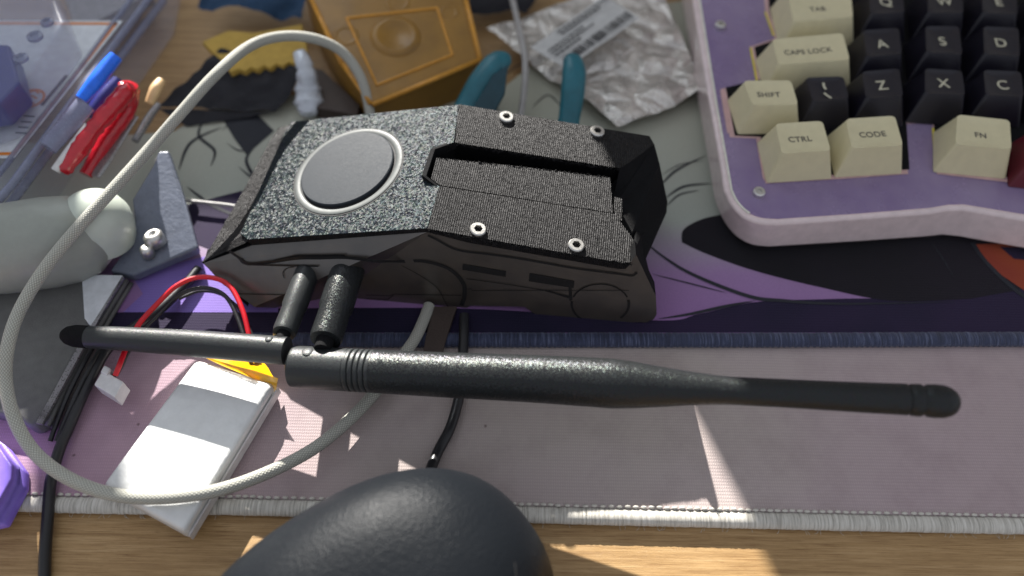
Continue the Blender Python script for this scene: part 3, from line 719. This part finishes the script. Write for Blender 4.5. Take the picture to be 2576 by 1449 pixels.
mb = MB(); P = ats([(258, 930), (310, 960), (288, 1000), (236, 968)], 1.2); mb.slab(P, .55, MT['white']); mb.slab([p.lerp(P[0], .0)+Vector((0, 0, .0)) for p in ats([(262, 918), (278, 926), (268, 944), (252, 936)], 1.25)], .3, MT['white']); mb.build('plug', bt, bevel=.03)

# ================================================================== MOUSE
ms = empty('computer_mouse', at(950, 1500, 0), 'grained matt black computer mouse at the bottom edge of the picture', 'mouse')
mb = MB()
mc = Vector((-3.29, 3.25, 0.0)); ang = 3.818; ua = Vector((math.cos(ang), math.sin(ang), 0)); va = Vector((-ua.y, ua.x, 0))
LA, WB, HH = 4.8, 3.62, 3.91
NU, NV = 64, 28; vs = []
for j in range(NV+1):
    ph = j/NV*math.pi/2            # 0 rim, 90deg top
    for i in range(NU):
        th = 2*math.pi*i/NU
        cx_, sx_ = math.cos(th), math.sin(th); e_ = .86
        ex = math.copysign(abs(cx_)**e_, cx_); ey = math.copysign(abs(sx_)**e_, sx_)
        cr_ = math.cos(ph)**.62; z = HH*math.sin(ph)**.95
        wd = WB*(1+.07*ex)
        tilt = z*.10*(-ex)
        p = mc+ua*(LA*ex*cr_-z*.12)+va*(wd*ey*cr_); p.z = z*(1-.06*ex*cr_)+.02
        vs.append(p)
mb.add(vs, [[j*NU+i, j*NU+(i+1) % NU, (j+1)*NU+(i+1) % NU, (j+1)*NU+i] for j in range(NV) for i in range(NU)], MT['mouse'])
mb.build('shell', ms, smooth=True)
mb = MB(); sp_ = []
for k in range(15):
    j = 17; i = int(14+k*1.0); sp_.append(vs[j*NU+i]+(vs[j*NU+i]-mc).normalized()*.002)
mb.tube(sp_, .014, MT['groove'], n=6, sub=3); mb.build('seam', ms)

# ================================================================== KEYBOARD
kb = empty('keyboard', at(2200, 500, ZP), 'mechanical keyboard with cream and black caps on a purple plate in a frosted case', 'keyboard')
kp = at(1955, 563, 1.95); KP = Plane(kp, kp+Vector((1, 0, 0)), kp+Vector((0, 1, .07)))
K = lambda x, y, o=0: KP.hit(x, y, o)
topo = [K(1732, -120), K(1742, 0), K(1785, 260), K(1815, 430)]+[K(x, y) for x, y in cpx([(1822, 480), (1840, 515), (1870, 545), (1910, 560), (1955, 563)], 5)]+[K(2150, 549), K(2338, 535), K(2385, 526), K(2425, 525), K(2576, 551), K(2900, 610), K(2900, -150)]
boto = [at(1702, -120, .75), at(1714, 0, .75), at(1755, 260, .75), at(1786, 440, .75)]+[at(x, y, .75) for x, y in cpx([(1795, 500), (1812, 545), (1843, 590), (1885, 617), (1932, 624)], 5)]+[at(2150, 611, .75), at(2335, 598, .75), at(2370, 594, .75), at(2410, 598, .75), at(2576, 628, .75), at(2900, 700, .75), at(2900, -100, .75)]
mb = MB(); mb.prism(topo, boto, MT['case']); mb.build('case', kb, bevel=.12, seg=3)
for x, y in ((1900, 560), (2450, 560), (1800, 60)):
    foot = MB(); foot.lathe(xyz(at(x, y, .75), ZP), Vector((0, 0, 1)), [(0, .5), (.3, .5)], MT['dark'], 20); foot.build('rubber_foot', kb)
cen = K(2300, 250)
inn = [K(1752, -120, .015), K(1760, 0, .015), K(1802, 260, .015), K(1832, 430, .015)]+[K(x, y, .015) for x, y in cpx([(1840, 478), (1855, 508), (1880, 533), (1912, 547), (1955, 551)], 5)]+[K(2150, 538, .015), K(2338, 523, .015), K(2385, 515, .015), K(2425, 514, .015), K(2576, 539, .015), K(2890, 598, .015), K(2890, -140, .015)]
mb = MB(); mb.slab(inn, .05, MT['plate'], Vector((0, 0, -1)), MT['rim']); mb.build('plate', kb, bevel=.02)
mb = MB(); mb.tube([p+Vector((0, 0, .0)) for p in inn[:16]], .04, MT['rimw'], n=8, smooth=False); mb.build('plate_edge', kb, smooth=True)
well = [(1915, -100), (1925, 30), (1943, 80), (1950, 97), (1886, 118), (1902, 203), (1813, 224), (1836, 345), (1903, 348), (1922, 454), (2108, 442), (2284, 430), (2276, 312), (2346, 308), (2350, 432), (2545, 450), (2700, 470), (2850, 480), (2850, -130)]
mb = MB(); mb.slab([K(x, y, .022) for x, y in well], .01, MT['rim'])
wi = []
cxw = (2350, 150)
for x, y in well: wi.append(K(x+(cxw[0]-x)*.018+3, y-(4 if y > 200 else 0), .026))
mb.slab(wi, .01, MT['dark'])
for a, b in (((1925, 30), (1946, 90)), ((1888, 120), (1904, 205)), ((2347, 322), (2352, 425)), ((1905, 352), (1922, 450)), ((1814, 228), (1832, 335))):
    strip(mb, [K(*a, .03), K(*b, .03)], .07, MT['yellow_edge'] if a[0] in (1925, 1888, 2347) else MT['rim'], .004, KP.n)
strip(mb, [K(1925, 458, .03), K(2105, 447, .03), K(2284, 434, .03)], .12, MT['rim'], .004, KP.n); strip(mb, [K(2356, 434, .03), K(2545, 456, .03), K(2700, 475, .03)], .12, MT['rim'], .004, KP.n)
mb.build('key_well', kb)
for x, y in ((1811, 67), (1908, 487)):
    c0 = K(x, y, .05); mb = MB(); mb.lathe(c0, KP.n, [(-.05, .19), (.12, .19), (.16, .15), (.16, .08), (.08, .07)], MT['steel'], 24); mb.build('screw', kb, smooth=30)
font_cache = {}
def text_mesh(s, size):
    cu = bpy.data.curves.new('t', 'FONT'); cu.body = s; cu.size = size*SC; cu.align_x = 'CENTER'; cu.align_y = 'CENTER'; cu.extrude = .003*SC; cu.offset = .003*SC
    cu.space_character = 1.08
    o = bpy.data.objects.new('t', cu); COL.objects.link(o); dg = bpy.context.evaluated_depsgraph_get()
    me = bpy.data.meshes.new_from_object(o.evaluated_get(dg)); bpy.data.objects.remove(o); return me
KT = Plane(kp+Vector((0, 0, 1.05)), kp+Vector((1, 0, 1.05)), kp+Vector((0, 1, 1.12)))
def keycap(quad, txt, mat, lmat, ts, lc, hgt=1.0, flare=(.28, .30, .34, .12), label=None):
    """quad: pixel corners of the dished top, far-left, far-right, near-right, near-left"""
    T = [KT.hit(x, y) for x, y in quad]
    ux = ((T[1]-T[0])+(T[2]-T[3])).normalized(); uy = KP.n.cross(ux).normalized()
    l, r, nr_, fr = flare
    B = [T[0]-ux*l+uy*fr, T[1]+ux*r+uy*fr, T[2]+ux*r-uy*nr_, T[3]-ux*l-uy*nr_]
    B = [p-KP.n*hgt for p in B]
    tr = rnd(T, .17, 4); br = rnd(B, .09, 4); n = len(tr); c0 = sum(T, Vector())/4
    # dish: cylindrical, rising to left and right
    loops = [br, [b.lerp(t, .93)+(b.lerp(t, .5)-c0)*.0 for b, t in zip(br, tr)], tr]
    hw = (T[1]-T[0]).length/2
    for k in (.93, .8, .55, .28): 
        lp = []
        for p in tr:
            q_ = c0.lerp(p, k); u = (q_-c0).dot(ux)/hw; lp.append(q_-KP.n*(.085*(1-min(1, abs(u))**2.2)*(1 if k < .9 else .45)))
        loops.append(lp)
    mb = MB(); N = n
    mb.add(sum(loops, [])+[c0-KP.n*.085], [[i*N+k, i*N+(k+1) % N, (i+1)*N+(k+1) % N, (i+1)*N+k] for i in range(len(loops)-1) for k in range(N)]+[[(len(loops)-1)*N+k, (len(loops)-1)*N+(k+1) % N, len(loops)*N] for k in range(N)]+[list(range(N-1, -1, -1))], mat)
    o = mb.build('keycap', kb, smooth=42)
    if label: o['label'] = label
    if txt:
        me = text_mesh(txt, ts); me.materials.clear(); me.materials.append(lmat)
        lo = bpy.data.objects.new('legend', me); COL.objects.link(lo); lo.parent = o
        n_ = ux.cross(uy).normalized()
        pos = KT.hit(*lc)-KP.n*.0
        for v_ in me.vertices:
            u = min(1, abs(((pos-c0).dot(ux)+v_.co.x/SC)/hw)); hgt_ = ((pos-c0).dot(KP.n))
            v_.co.z += (-.085*(1-u**2.2)+.010-hgt_*0)*SC
        M = Matrix((ux, uy, n_)).transposed().to_4x4(); M.translation = (pos-wloc(kb))*SC
        lo.matrix_local = M
    return o, ux, uy
cr_, bk, ld, ll = MT['cream'], MT['blackkey'], MT['legend_dark'], MT['legend_light']
keycap([(1978, -32), (2138, -42), (2146, 43), (1996, 55)], 'TAB', cr_, ld, .30, (2059, 19), label='cream tab key')
keycap([(1942, 99), (2120, 83), (2138, 150), (1958, 163)], 'CAPS LOCK', cr_, ld, .30, (2034, 126), label='wide cream caps lock key')
keycap([(1870, 203), (1990, 202), (2008, 264), (1893, 265)], 'SHIFT', cr_, ld, .29, (1935, 235), label='cream shift key')
keycap([(1950, 311), (2069, 304), (2090, 379), (1967, 387)], 'CTRL', cr_, ld, .30, (2014, 347), label='cream control key')
keycap([(2127, 299), (2251, 291), (2272, 366), (2143, 373)], 'CODE', cr_, ld, .30, (2197, 335), label='cream key marked code')
keycap([(2408, 288), (2540, 302), (2545, 376), (2404, 363)], 'FN', cr_, ld, .30, (2470, 337), label='cream function key')
fl2 = (.3, .3, .42, .15)
for t, q in (('A', (2171, 76, 2261, 70, 2269, 136, 2180, 143)), ('S', (2328, 66, 2412, 66, 2421, 136, 2330, 131)), ('D', (2474, 66, 2562, 70, 2566, 142, 2476, 136)),
             ('Z', (2168, 180, 2262, 172, 2272, 243, 2178, 248)), ('X', (2327, 172, 2420, 178, 2428, 239, 2327, 233)), ('C', (2474, 176, 2568, 180, 2576, 243, 2480, 240)),
             ('Q', (2184, -30, 2268, -34, 2276, 30, 2190, 36)), ('W', (2334, -34, 2418, -34, 2424, 32, 2334, 32)), ('E', (2470, -34, 2556, -30, 2560, 36, 2472, 32)),
             (None, (2620, 70, 2705, 74, 2710, 140, 2624, 136)), (None, (2624, 178, 2720, 182, 2726, 246, 2630, 242)), (None, (2616, -30, 2700, -26, 2706, 38, 2620, 34))):
    Q = [(q[0], q[1]), (q[2], q[3]), (q[4], q[5]), (q[6], q[7])]
    lc = (sum(p[0] for p in Q)/4+1, sum(p[1] for p in Q)/4+1)
    keycap(Q, t, bk, ll, .56, lc, flare=fl2, label=('black key with a cream letter '+t) if t else None)
o, ux, uy = keycap([(2026, 195), (2122, 192), (2136, 247), (2046, 256)], None, bk, ll, .3, (2080, 225), flare=fl2, label='black key with a cream bar and backslash')
mb = MB(); p1 = [KT.hit(x, y) for x, y in ((2073, 206), (2074, 214), (2079, 222))]; p2 = [KT.hit(x, y) for x, y in ((2075, 231), (2083, 238), (2093, 244))]
for P_ in (p1, p2): mb.tube([p-KP.n*.05 for p in P_], .04, ll, n=8, sub=3, flat=.4)
mb.build('legend', o)
keycap([(2600, 322), (2760, 335), (2770, 420), (2598, 400)], None, MT['redkey'], ll, .3, (2700, 370), label='dark red key at the edge of the picture')

# ================================================================== BACKGROUND THINGS
# silver bag
bag = empty('foil_bag', at(1500, 150, 0), 'crumpled clear silver bag with a barcode label behind the teal pliers', 'bag')
mb = MB(); patch(mb, [at(1225, 80, .8), at(1640, -60, .8), at(1775, 230, 1.0), at(1560, 335, .75)], MT['foil'], 60, 60, .34, .3)
mb.build('film', bag, smooth=True)
mb = MB(); LP = Plane(at(1420, 130, 1.75), at(1560, 30, 1.9), at(1450, 30, 1.8))
lab = [LP.hit(1335, 120), LP.hit(1520, -10), LP.hit(1610, 45), LP.hit(1425, 175)]
patch(mb, lab, MT['label'], 14, 10, .06, .6); 
ua_ = (lab[1]-lab[0]); vb_ = (lab[3]-lab[0])
random.seed(3); t = .06
while t < .93:
    w1 = random.choice((.008, .012, .02)); a = lab[0]+ua_*t+vb_*.72+Vector((0, 0, .1)); mb.add([a, a+ua_*w1, a+ua_*w1+vb_*.22, a+vb_*.22], [[0, 1, 2, 3]], MT['black_ink']); t += w1+random.choice((.01, .014, .022))
for v0, u0, u1 in ((.1, .3, .95), (.2, .3, .8), (.36, .05, .5), (.46, .05, .6), (.57, .05, .35)):
    t = u0
    while t < u1:
        w1 = random.uniform(.02, .06); a = lab[0]+ua_*t+vb_*v0+Vector((0, 0, .1)); mb.add([a, a+ua_*w1, a+ua_*w1+vb_*.045, a+vb_*.045], [[0, 1, 2, 3]], MT['black_ink']); t += w1+.012
mb.build('barcode_label', bag)
# pliers
pli = empty('pliers', at(1320, 280, ZP), 'pair of pliers with two teal rubber handles sticking up behind the device', 'pliers')
def handle(pts, rs, mat):
    mb = MB(); mb.tube([at(*p) for p in pts], rs, mat, n=24, sub=8, flat=.75); return mb.build('handle', pli, smooth=True)
handle([(1150, 330, 1.2), (1178, 270, 1.5), (1212, 210, 2.0), (1246, 165, 2.3), (1266, 145, 2.4), (1273, 137, 2.4)], [.5, .5, .52, .5, .36, .1], MT['teal'])
handle([(1425, 330, 1.2), (1433, 290, 1.5), (1441, 230, 2.0), (1444, 180, 2.3), (1440, 150, 2.4), (1437, 138, 2.4)], [.36, .38, .42, .42, .33, .1], MT['teal'])
mb = MB(); mb.slab([at(1170, 300, 1.75), at(1240, 185, 2.72), at(1277, 160, 2.7), at(1270, 230, 2.3), at(1225, 315, 1.7)], .2, MT['teal_d']); mb.build('grip_inlay', pli, bevel=.06)
mb = MB(); mb.slab([at(1180, 420, .9), at(1165, 330, 1.2), at(1200, 330, 1.2), at(1290, 420, .9), at(1400, 330, 1.2), at(1440, 330, 1.2), at(1420, 440, .9), at(1300, 480, .9)], .3, MT['steel']); mb.build('jaws', pli, bevel=.04)
# amber box
ab = empty('plastic_box', at(1000, 150, 0), 'amber translucent plastic box with round bumps behind the device', 'box')
ZA = 2.4
AP = Plane(at(940, 262, 1.9), at(1208, 148, 2.0), at(790, -20, 3.0))
bl = [AP.hit(x, y) for x, y in ((935, 262), (1208, 148), (1165, -30), (1140, -120), (740, -120), (778, -10), (860, 160))]
mb = MB(); mb.prism(bl, [xyz(p, .05) for p in bl], MT['amber']); mb.build('body', ab, bevel=.12, seg=3)
mb = MB()
for x, y, r, h in ((995, 92, .75, .16), (870, 90, .4, .08), (1000, 5, .4, .08), (1130, 30, .3, .08)):
    p = AP.hit(x, y); mb.lathe(p-AP.n*.05, AP.n, [(0, r*1.25), (h*.6, r*1.18), (h, r*1.0), (h, r*.85), (h*.5, r*.7), (h*.4, .01)], MT['amber'], 36)
am = ats([(880, 60), (1090, 20), (1140, 140), (950, 215)], 0); am = [AP.hit(x, y, .01) for x, y in ((872, 45), (1100, 20), (1138, 138), (948, 214))]
for a, b in zip(am, am[1:]+am[:1]): mb.tube([a, b], .05, MT['amber_e'], n=8)
mb.build('round_bumps', ab, smooth=50)
mb = MB()
for a, b in (((937, 264), (1208, 151)), ((933, 262), (862, 160)), ((860, 160), (780, -8)), ((1208, 150), (1165, -30))):
    mb.tube([AP.hit(*a, off=.02), AP.hit(*b, off=.02)], .09, MT['amber_e'], n=10)  # brighter amber tubes paint the highlight along the box edges
mb.build('rim', ab, smooth=True)
# yellow zig-zag sheet
random.seed(5); zz = [(520, 118), (508, 104), (575, 76), (640, 82), (760, 60), (775, 130)]+[(760-i*16, 150+(9 if i % 2 else 0)+i*2.2) for i in range(11)]+[(580, 182), (566, 160)]
mb = MB(); mb.slab(ats(zz, 1.5), .25, MT['yellow']); mb.build('foam_sheet', None, loc=at(640, 130, 0), bevel=.04, label='dull yellow foam sheet with a torn zigzag edge under the cable loop', cat='foam sheet')
# dark cloths
mb = MB(); patch(mb, [at(395, 275, .7), at(560, 130, 1.3), at(770, 175, 1.4), at(690, 285, .7)], MT['blackcloth'], 30, 24, .35, .5); patch(mb, [at(395, 275, .7), at(690, 285, .7), at(610, 300, .55), at(470, 320, .55)], MT['blackcloth'], 14, 6, .12, .5)
mb.build('cloth_pouch', None, loc=at(580, 220, ZP), smooth=True, label='crumpled black cloth pouch below the yellow foam sheet', cat='pouch')
mb = MB(); patch(mb, [at(500, 20, 1.0), at(560, -90, 1.6), at(800, -90, 1.6), at(760, 60, .8)], MT['bluecloth'], 24, 20, .6, .5)
mb.build('cloth', None, loc=at(640, 0, 0), smooth=True, label='dark blue rumpled cloth at the top edge left of the amber box', cat='cloth')
mb = MB(); patch(mb, [at(1120, 40, .8), at(1180, -80, 1.2), at(1420, -90, 1.2), at(1330, 40, .5)], MT['blackcloth'], 20, 16, .4, .6)
mb.build('dark_cloth', None, loc=at(1250, 0, 0), smooth=True, label='black cloth at the top edge between the amber box and the silver bag', cat='cloth')
# shiny twist of wrap
mb = MB(); P = [at(752, 130, 2.2), at(766, 165, 2.0), at(772, 195, 1.7), at(775, 225, 1.3), at(778, 262, 1.0), at(776, 290, .9)]
mb.tube(P, [.22, .3, .36, .5, .52, .25], MT['wrap'], n=14, sub=5, flat=.6, jit=.12); mb.build('plastic_wrap', None, loc=P[-1], smooth=True, label='shiny white twist of plastic wrap between the cloth pouch and the amber box', cat='wrap')
mb = MB(); mb.slab(ats([(790, 270), (785, 170), (812, 175), (905, 262), (900, 290)], 1.1), .5, MT['brown']); mb.build('leather_piece', None, loc=at(840, 240, ZP), bevel=.05, label='dark brown leather piece lying against the amber box', cat='leather piece')

# ---- clear organiser box
ob = empty('organiser_box', at(150, 200, 0), 'large clear plastic organiser box with an orange bordered label, top left', 'box')
ZO = 2.6
oc = [at(-350, 500, ZO), at(-5, 512, ZO), at(30, 470, ZO), at(215, 215, ZO), at(402, -30, ZO), at(430, -160, ZO), at(-350, -160, ZO)]
mb = MB(); mb.prism(oc, [xyz(p, .3)+Vector((-.25, .1, 0)) for p in oc], MT['clear']); mb.build('shell', ob, bevel=.15, seg=3)
mb = MB()
mb.tube([at(-5, 505, ZO+.05), at(32, 462, ZO+.05), at(215, 210, ZO+.05), at(398, -35, ZO+.05)], .13, MT['clear_rib'], n=10, smooth=False)
mb.tube([at(-5, 440, ZO), at(190, 190, ZO), at(350, -30, ZO)], .1, MT['clear_rib'], n=10, smooth=False)
mb.tube([at(20, 520, 2.2), at(230, 240, 2.2), at(412, 0, 2.2)], .14, MT['clear_rib'], n=10, smooth=False); mb.build('lid_ribs', ob, smooth=50)
mb = MB(); lz = ZO-.25
lz = ZO+.03
mb.slab(ats([(-250, 50), (308, 52), (35, 396), (-250, 400)], lz), .03, MT['card'])
def ribn(pts, wd, mat, z=.012): strip(mb, ats(pts, lz), wd, mat, z)
ribn([(-250, 58), (296, 60)], .12, MT['or_ink']); ribn([(293, 57), (33, 388)], .13, MT['or_ink']); ribn([(38, 387), (-250, 391)], .12, MT['or_ink'], .016)
ribn([(168, 190), (105, 266)], .13, MT['black_ink'])
ring_c = at(78, 248, lz)
strip(mb, [ring_c+Vector((math.cos(k/24*2*math.pi)*.42, math.sin(k/24*2*math.pi)*.42, 0)) for k in range(25)], .09, MT['or_ink'], .014)
for a in (-.25, 0, .25): strip(mb, [ring_c+Vector((-.2, a, 0)), ring_c+Vector((0, a+.12, 0)), ring_c+Vector((.2, a, 0))], .07, MT['or_ink'], .014)
for y in (292, 306, 320, 334): ribn([(60-(y-292)*.5, y), (88-(y-292)*.5, y+2)], .06, MT['black_ink'])
mb.build('label', ob)
mb = MB(); cp_ = [at(x, y, ZO-1.0) for x, y in ((190, 80), (380, -20), (330, -80), (150, -40))]; mb.slab(cp_, .6, MT['greyp'])
mb.slab(ats([(40, 120), (120, 150), (60, 230), (0, 200)], ZO-1.2), .5, MT['white']); mb.build('contents', ob, bevel=.05)
ob2 = empty('small_box', at(60, 100, ZO), 'small clear box with a dark blue block inside, on top of the organiser', 'box')
oc = [at(-200, 330, 4.2), at(-5, 262, 4.2), at(55, 200, 4.2), at(162, 55, 4.2), at(118, -60, 4.2), at(-200, -60, 4.2)]
mb = MB(); mb.prism(oc, [xyz(p, ZO+.15) for p in oc], MT['clear']); mb.build('shell', ob2, bevel=.12)
mb = MB(); b5 = ats([(-200, 290), (-5, 258), (48, 205), (22, 110), (-200, 110)], 3.9); mb.slab(b5, 1.0, MT['navyb']); mb.build('blue_block', ob2, bevel=.1)
mb = MB()
for x, y, r in ((55, 150, .22), (90, 95, .25), (120, 60, .2)): mb.lathe(at(x, y, 4.2), Vector((0, 0, 1)), [(0, r), (.1, r), (.14, r*.6), (.05, r*.4)], MT['clear_rib'], 20)
mb.build('studs', ob2, smooth=40)
# ---- tools beside it
def stick(name, pts, rs, mat, label, cat, flat=1.0, group=None, jit=0.0):
    P = [at(*p) for p in pts]; mb = MB(); mb.tube(P, rs, mat, n=18, sub=4, flat=flat, jit=jit); return mb.build(name, None, loc=P[0], smooth=45, label=label, cat=cat, group=group)
stick('pen', [(292, 142, 4.0), (270, 168, 3.9), (240, 206, 3.8), (205, 250, 3.6)], [.22, .25, .25, .2], MT['blue'], 'bright blue pen cap leaning on the organiser box', 'pen', .9)
stick('marker', [(215, 262, 3.4), (175, 310, 3.2), (120, 372, 3.0)], [.3, .3, .28], MT['clear_rib'], 'clear barrelled marker lying along the organiser box below the blue cap', 'marker')
stick('white_stick', [(225, 318, 3.0), (180, 375, 2.8), (140, 430, 2.5)], [.16, .16, .15], MT['white'], 'slim white stick between the clear marker and the red tool', 'stick')
rt = empty('red_tool', at(240, 330, .5), 'translucent red plastic tool with two ribbed arms left of the cable', 'tool')
mb = MB(); mb.tube([at(328, 216, 3.2), at(300, 250, 3.2), at(240, 320, 3.0), at(190, 390, 2.7), at(160, 432, 2.4)], [.22, .3, .26, .26, .2], MT['redg'], n=18, sub=8, jit=.12); mb.build('arm', rt, smooth=60)
mb = MB(); mb.tube([at(332, 222, 2.9), at(318, 280, 2.5), at(270, 350, 2.2), at(215, 440, 1.8)], [.25, .28, .25, .2], MT['redg'], n=18, sub=8, jit=.05); mb.build('arm', rt, smooth=60)
mb = MB(); mb.lathe(at(322, 222, 3.2), Vector((.3, .3, .9)), [(-.5, .3), (.12, .3), (.18, .2)], MT['redg'], 20); mb.build('pivot', rt, smooth=40)
stick('metal_strip', [(335, 290, 2.2), (295, 350, 2.0), (255, 415, 1.9), (240, 445, 1.8)], [.22, .24, .24, .16], MT['greyp'], 'grey metal strip lying right of the red tool', 'strip', .35)
stick('beige_clip', [(405, 205, 2.6), (392, 225, 2.6), (376, 260, 2.4)], [.16, .2, .14], MT['tan'], 'small beige clip right of the red tool', 'clip')
stick('navy_pen', [(300, 205, 2.4), (262, 246, 2.3), (225, 290, 2.2)], [.25, .27, .2], MT['navyb'], 'short dark blue pen under the blue cap, left of the red tool', 'pen')
stick('grey_clip', [(400, 262, 1.6), (372, 300, 1.5), (340, 355, 1.4)], [.1, .14, .12], MT['greyp'], 'narrow grey clip right of the metal strip', 'clip')
# ---- pale shell with a dome
sh = empty('earbud_case', at(150, 600, ZP), 'pale grey rounded shell with a shining off white dome under the braided cable', 'case')
pc = at(40, 600, 1.3)
mb = MB(); b0 = at(-80, 640, 1.9); d = (at(262, 590, 1.8)-b0); Ld = d.length
mb.lathe(b0, d, [(-.5, 1.0), (0, 1.25), (1, 1.35), (Ld*.6, 1.38), (Ld*.78, 1.32), (Ld*.92, 1.12), (Ld*1.02, .75), (Ld*1.07, .25), (Ld*1.08, .01)], MT['shell'], 40); mb.build('body', sh, smooth=50)
mb = MB(); dc = at(215, 540, 2.5); mb.lathe(dc-Vector((0, 0, 1.0)), Vector((.25, .1, 1)), [(0, 1.05), (.5, 1.05), (.9, .98), (1.25, .8), (1.48, .52), (1.6, .22), (1.63, .02)], MT['dome'], 48); mb.build('dome', sh, smooth=60)
# ---- slate film, steel discs added to stand in for its bright reflection
sl = empty('slate_film', at(400, 600, ZP), 'slate grey plastic bracket with steel discs added for its glint, left of the device', 'bracket')
mb = MB(); P = [at(386, 412, 2.0), at(398, 380, 2.1), at(425, 378, 2.1), at(448, 450, 1.7), at(470, 520, 1.5), at(498, 622, 1.2), at(335, 692, 1.0), at(275, 680, 1.0), at(318, 620, 1.2), at(338, 560, 1.4), at(332, 500, 1.6)]
mb.slab(P, .35, MT['slate']); mb.build('plate', sl, bevel=.08, seg=3)
mb = MB(); g = at(388, 598, 1.55); mb.lathe(g-Vector((0, 0, .3)), Vector((-.2, .2, 1)), [(0, .3), (.34, .3), (.42, .22), (.42, .12), (.34, .1)], MT['steel'], 20); mb.lathe(g+Vector((-.2, -.4, -.4)), Vector((0, .2, 1)), [(0, .2), (.3, .2), (.36, .14), (.36, .01)], MT['steel'], 18); mb.build('glint_discs', sl, smooth=True)
# ---- zip case
zc = empty('zip_case', at(150, 880, ZP), 'dark grey zip case with a ribbed edge under the small antenna', 'case')
mb = MB(); zt_ = [at(-200, 690, 1.0), at(60, 670, 1.0), at(190, 690, 1.0), at(312, 688, 1.0), at(240, 800, .95), at(165, 940, .9), at(100, 1062, .85), at(72, 1076, .85), at(40, 1050, .85), at(-200, 1000, .9)]
mb.prism(zt_, [xyz(p+Vector((.12, -.05, 0)), .33) for p in zt_], MT['zip']); mb.build('cover', zc, bevel=.15, seg=3)
mb = MB(); random.seed(2)
zl = curve([at(305, 700, 1.02), at(262, 770, 1.0), at(215, 855, .98), at(150, 975, .92), at(100, 1066, .88)], 26)
for i, p in enumerate(zl[:-1]):
    t = (zl[i+1]-p).normalized(); s_ = t.cross(Vector((0, 0, 1)))
    if i % 1 == 0: mb.box(p, t*.035, s_*.09, Vector((0, 0, .04)), MT['greyp'])
mb.build('zip_teeth', zc)
mb = MB(); mb.tube([at(318, 705, .8), at(232, 850, .75), at(118, 1072, .6)], .09, MT['zip'], n=10); mb.tube([at(330, 712, .6), at(248, 852, .6), at(134, 1078, .45)], .08, MT['zip'], n=10); mb.build('piping', zc, smooth=True)
mb = MB(); mb.slab([at(205, 690, 1.08), at(308, 692, 1.08), at(228, 822, 1.03), at(212, 800, 1.04)], .08, MT['card']); mb.build('painted_sun_patch', zc, bevel=.02)  # pale slab paints in the sunlit corner of the case
mb = MB(); mb.ball(at(247, 678, 1.2), .13, MT['steel'], 14, 8); mb.build('zip_pull', zc, smooth=True)
# ---- lavender printed piece
hx_ = at(-10, 1205, 1.2)
mb = MB(); n6 = [at(-90, 1090, 1.5), at(-5, 1118, 1.5), at(30, 1170, 1.5), at(28, 1205, 1.5), at(-20, 1290, 1.5), at(-90, 1310, 1.5)]
lo6 = [at(-90, 1080, .9), at(4, 1112, .9), at(50, 1175, .9), at(48, 1215, .9), at(-2, 1310, .9), at(-90, 1330, .9)]
mb.prism(n6, lo6, MT['hex']); mb.prism(lo6, [xyz(p, .33) for p in lo6], MT['hex']); mb.build('printed_block', None, loc=xyz(hx_, .3), bevel=.05, label='faceted lavender 3D printed block at the left edge', cat='printed block')
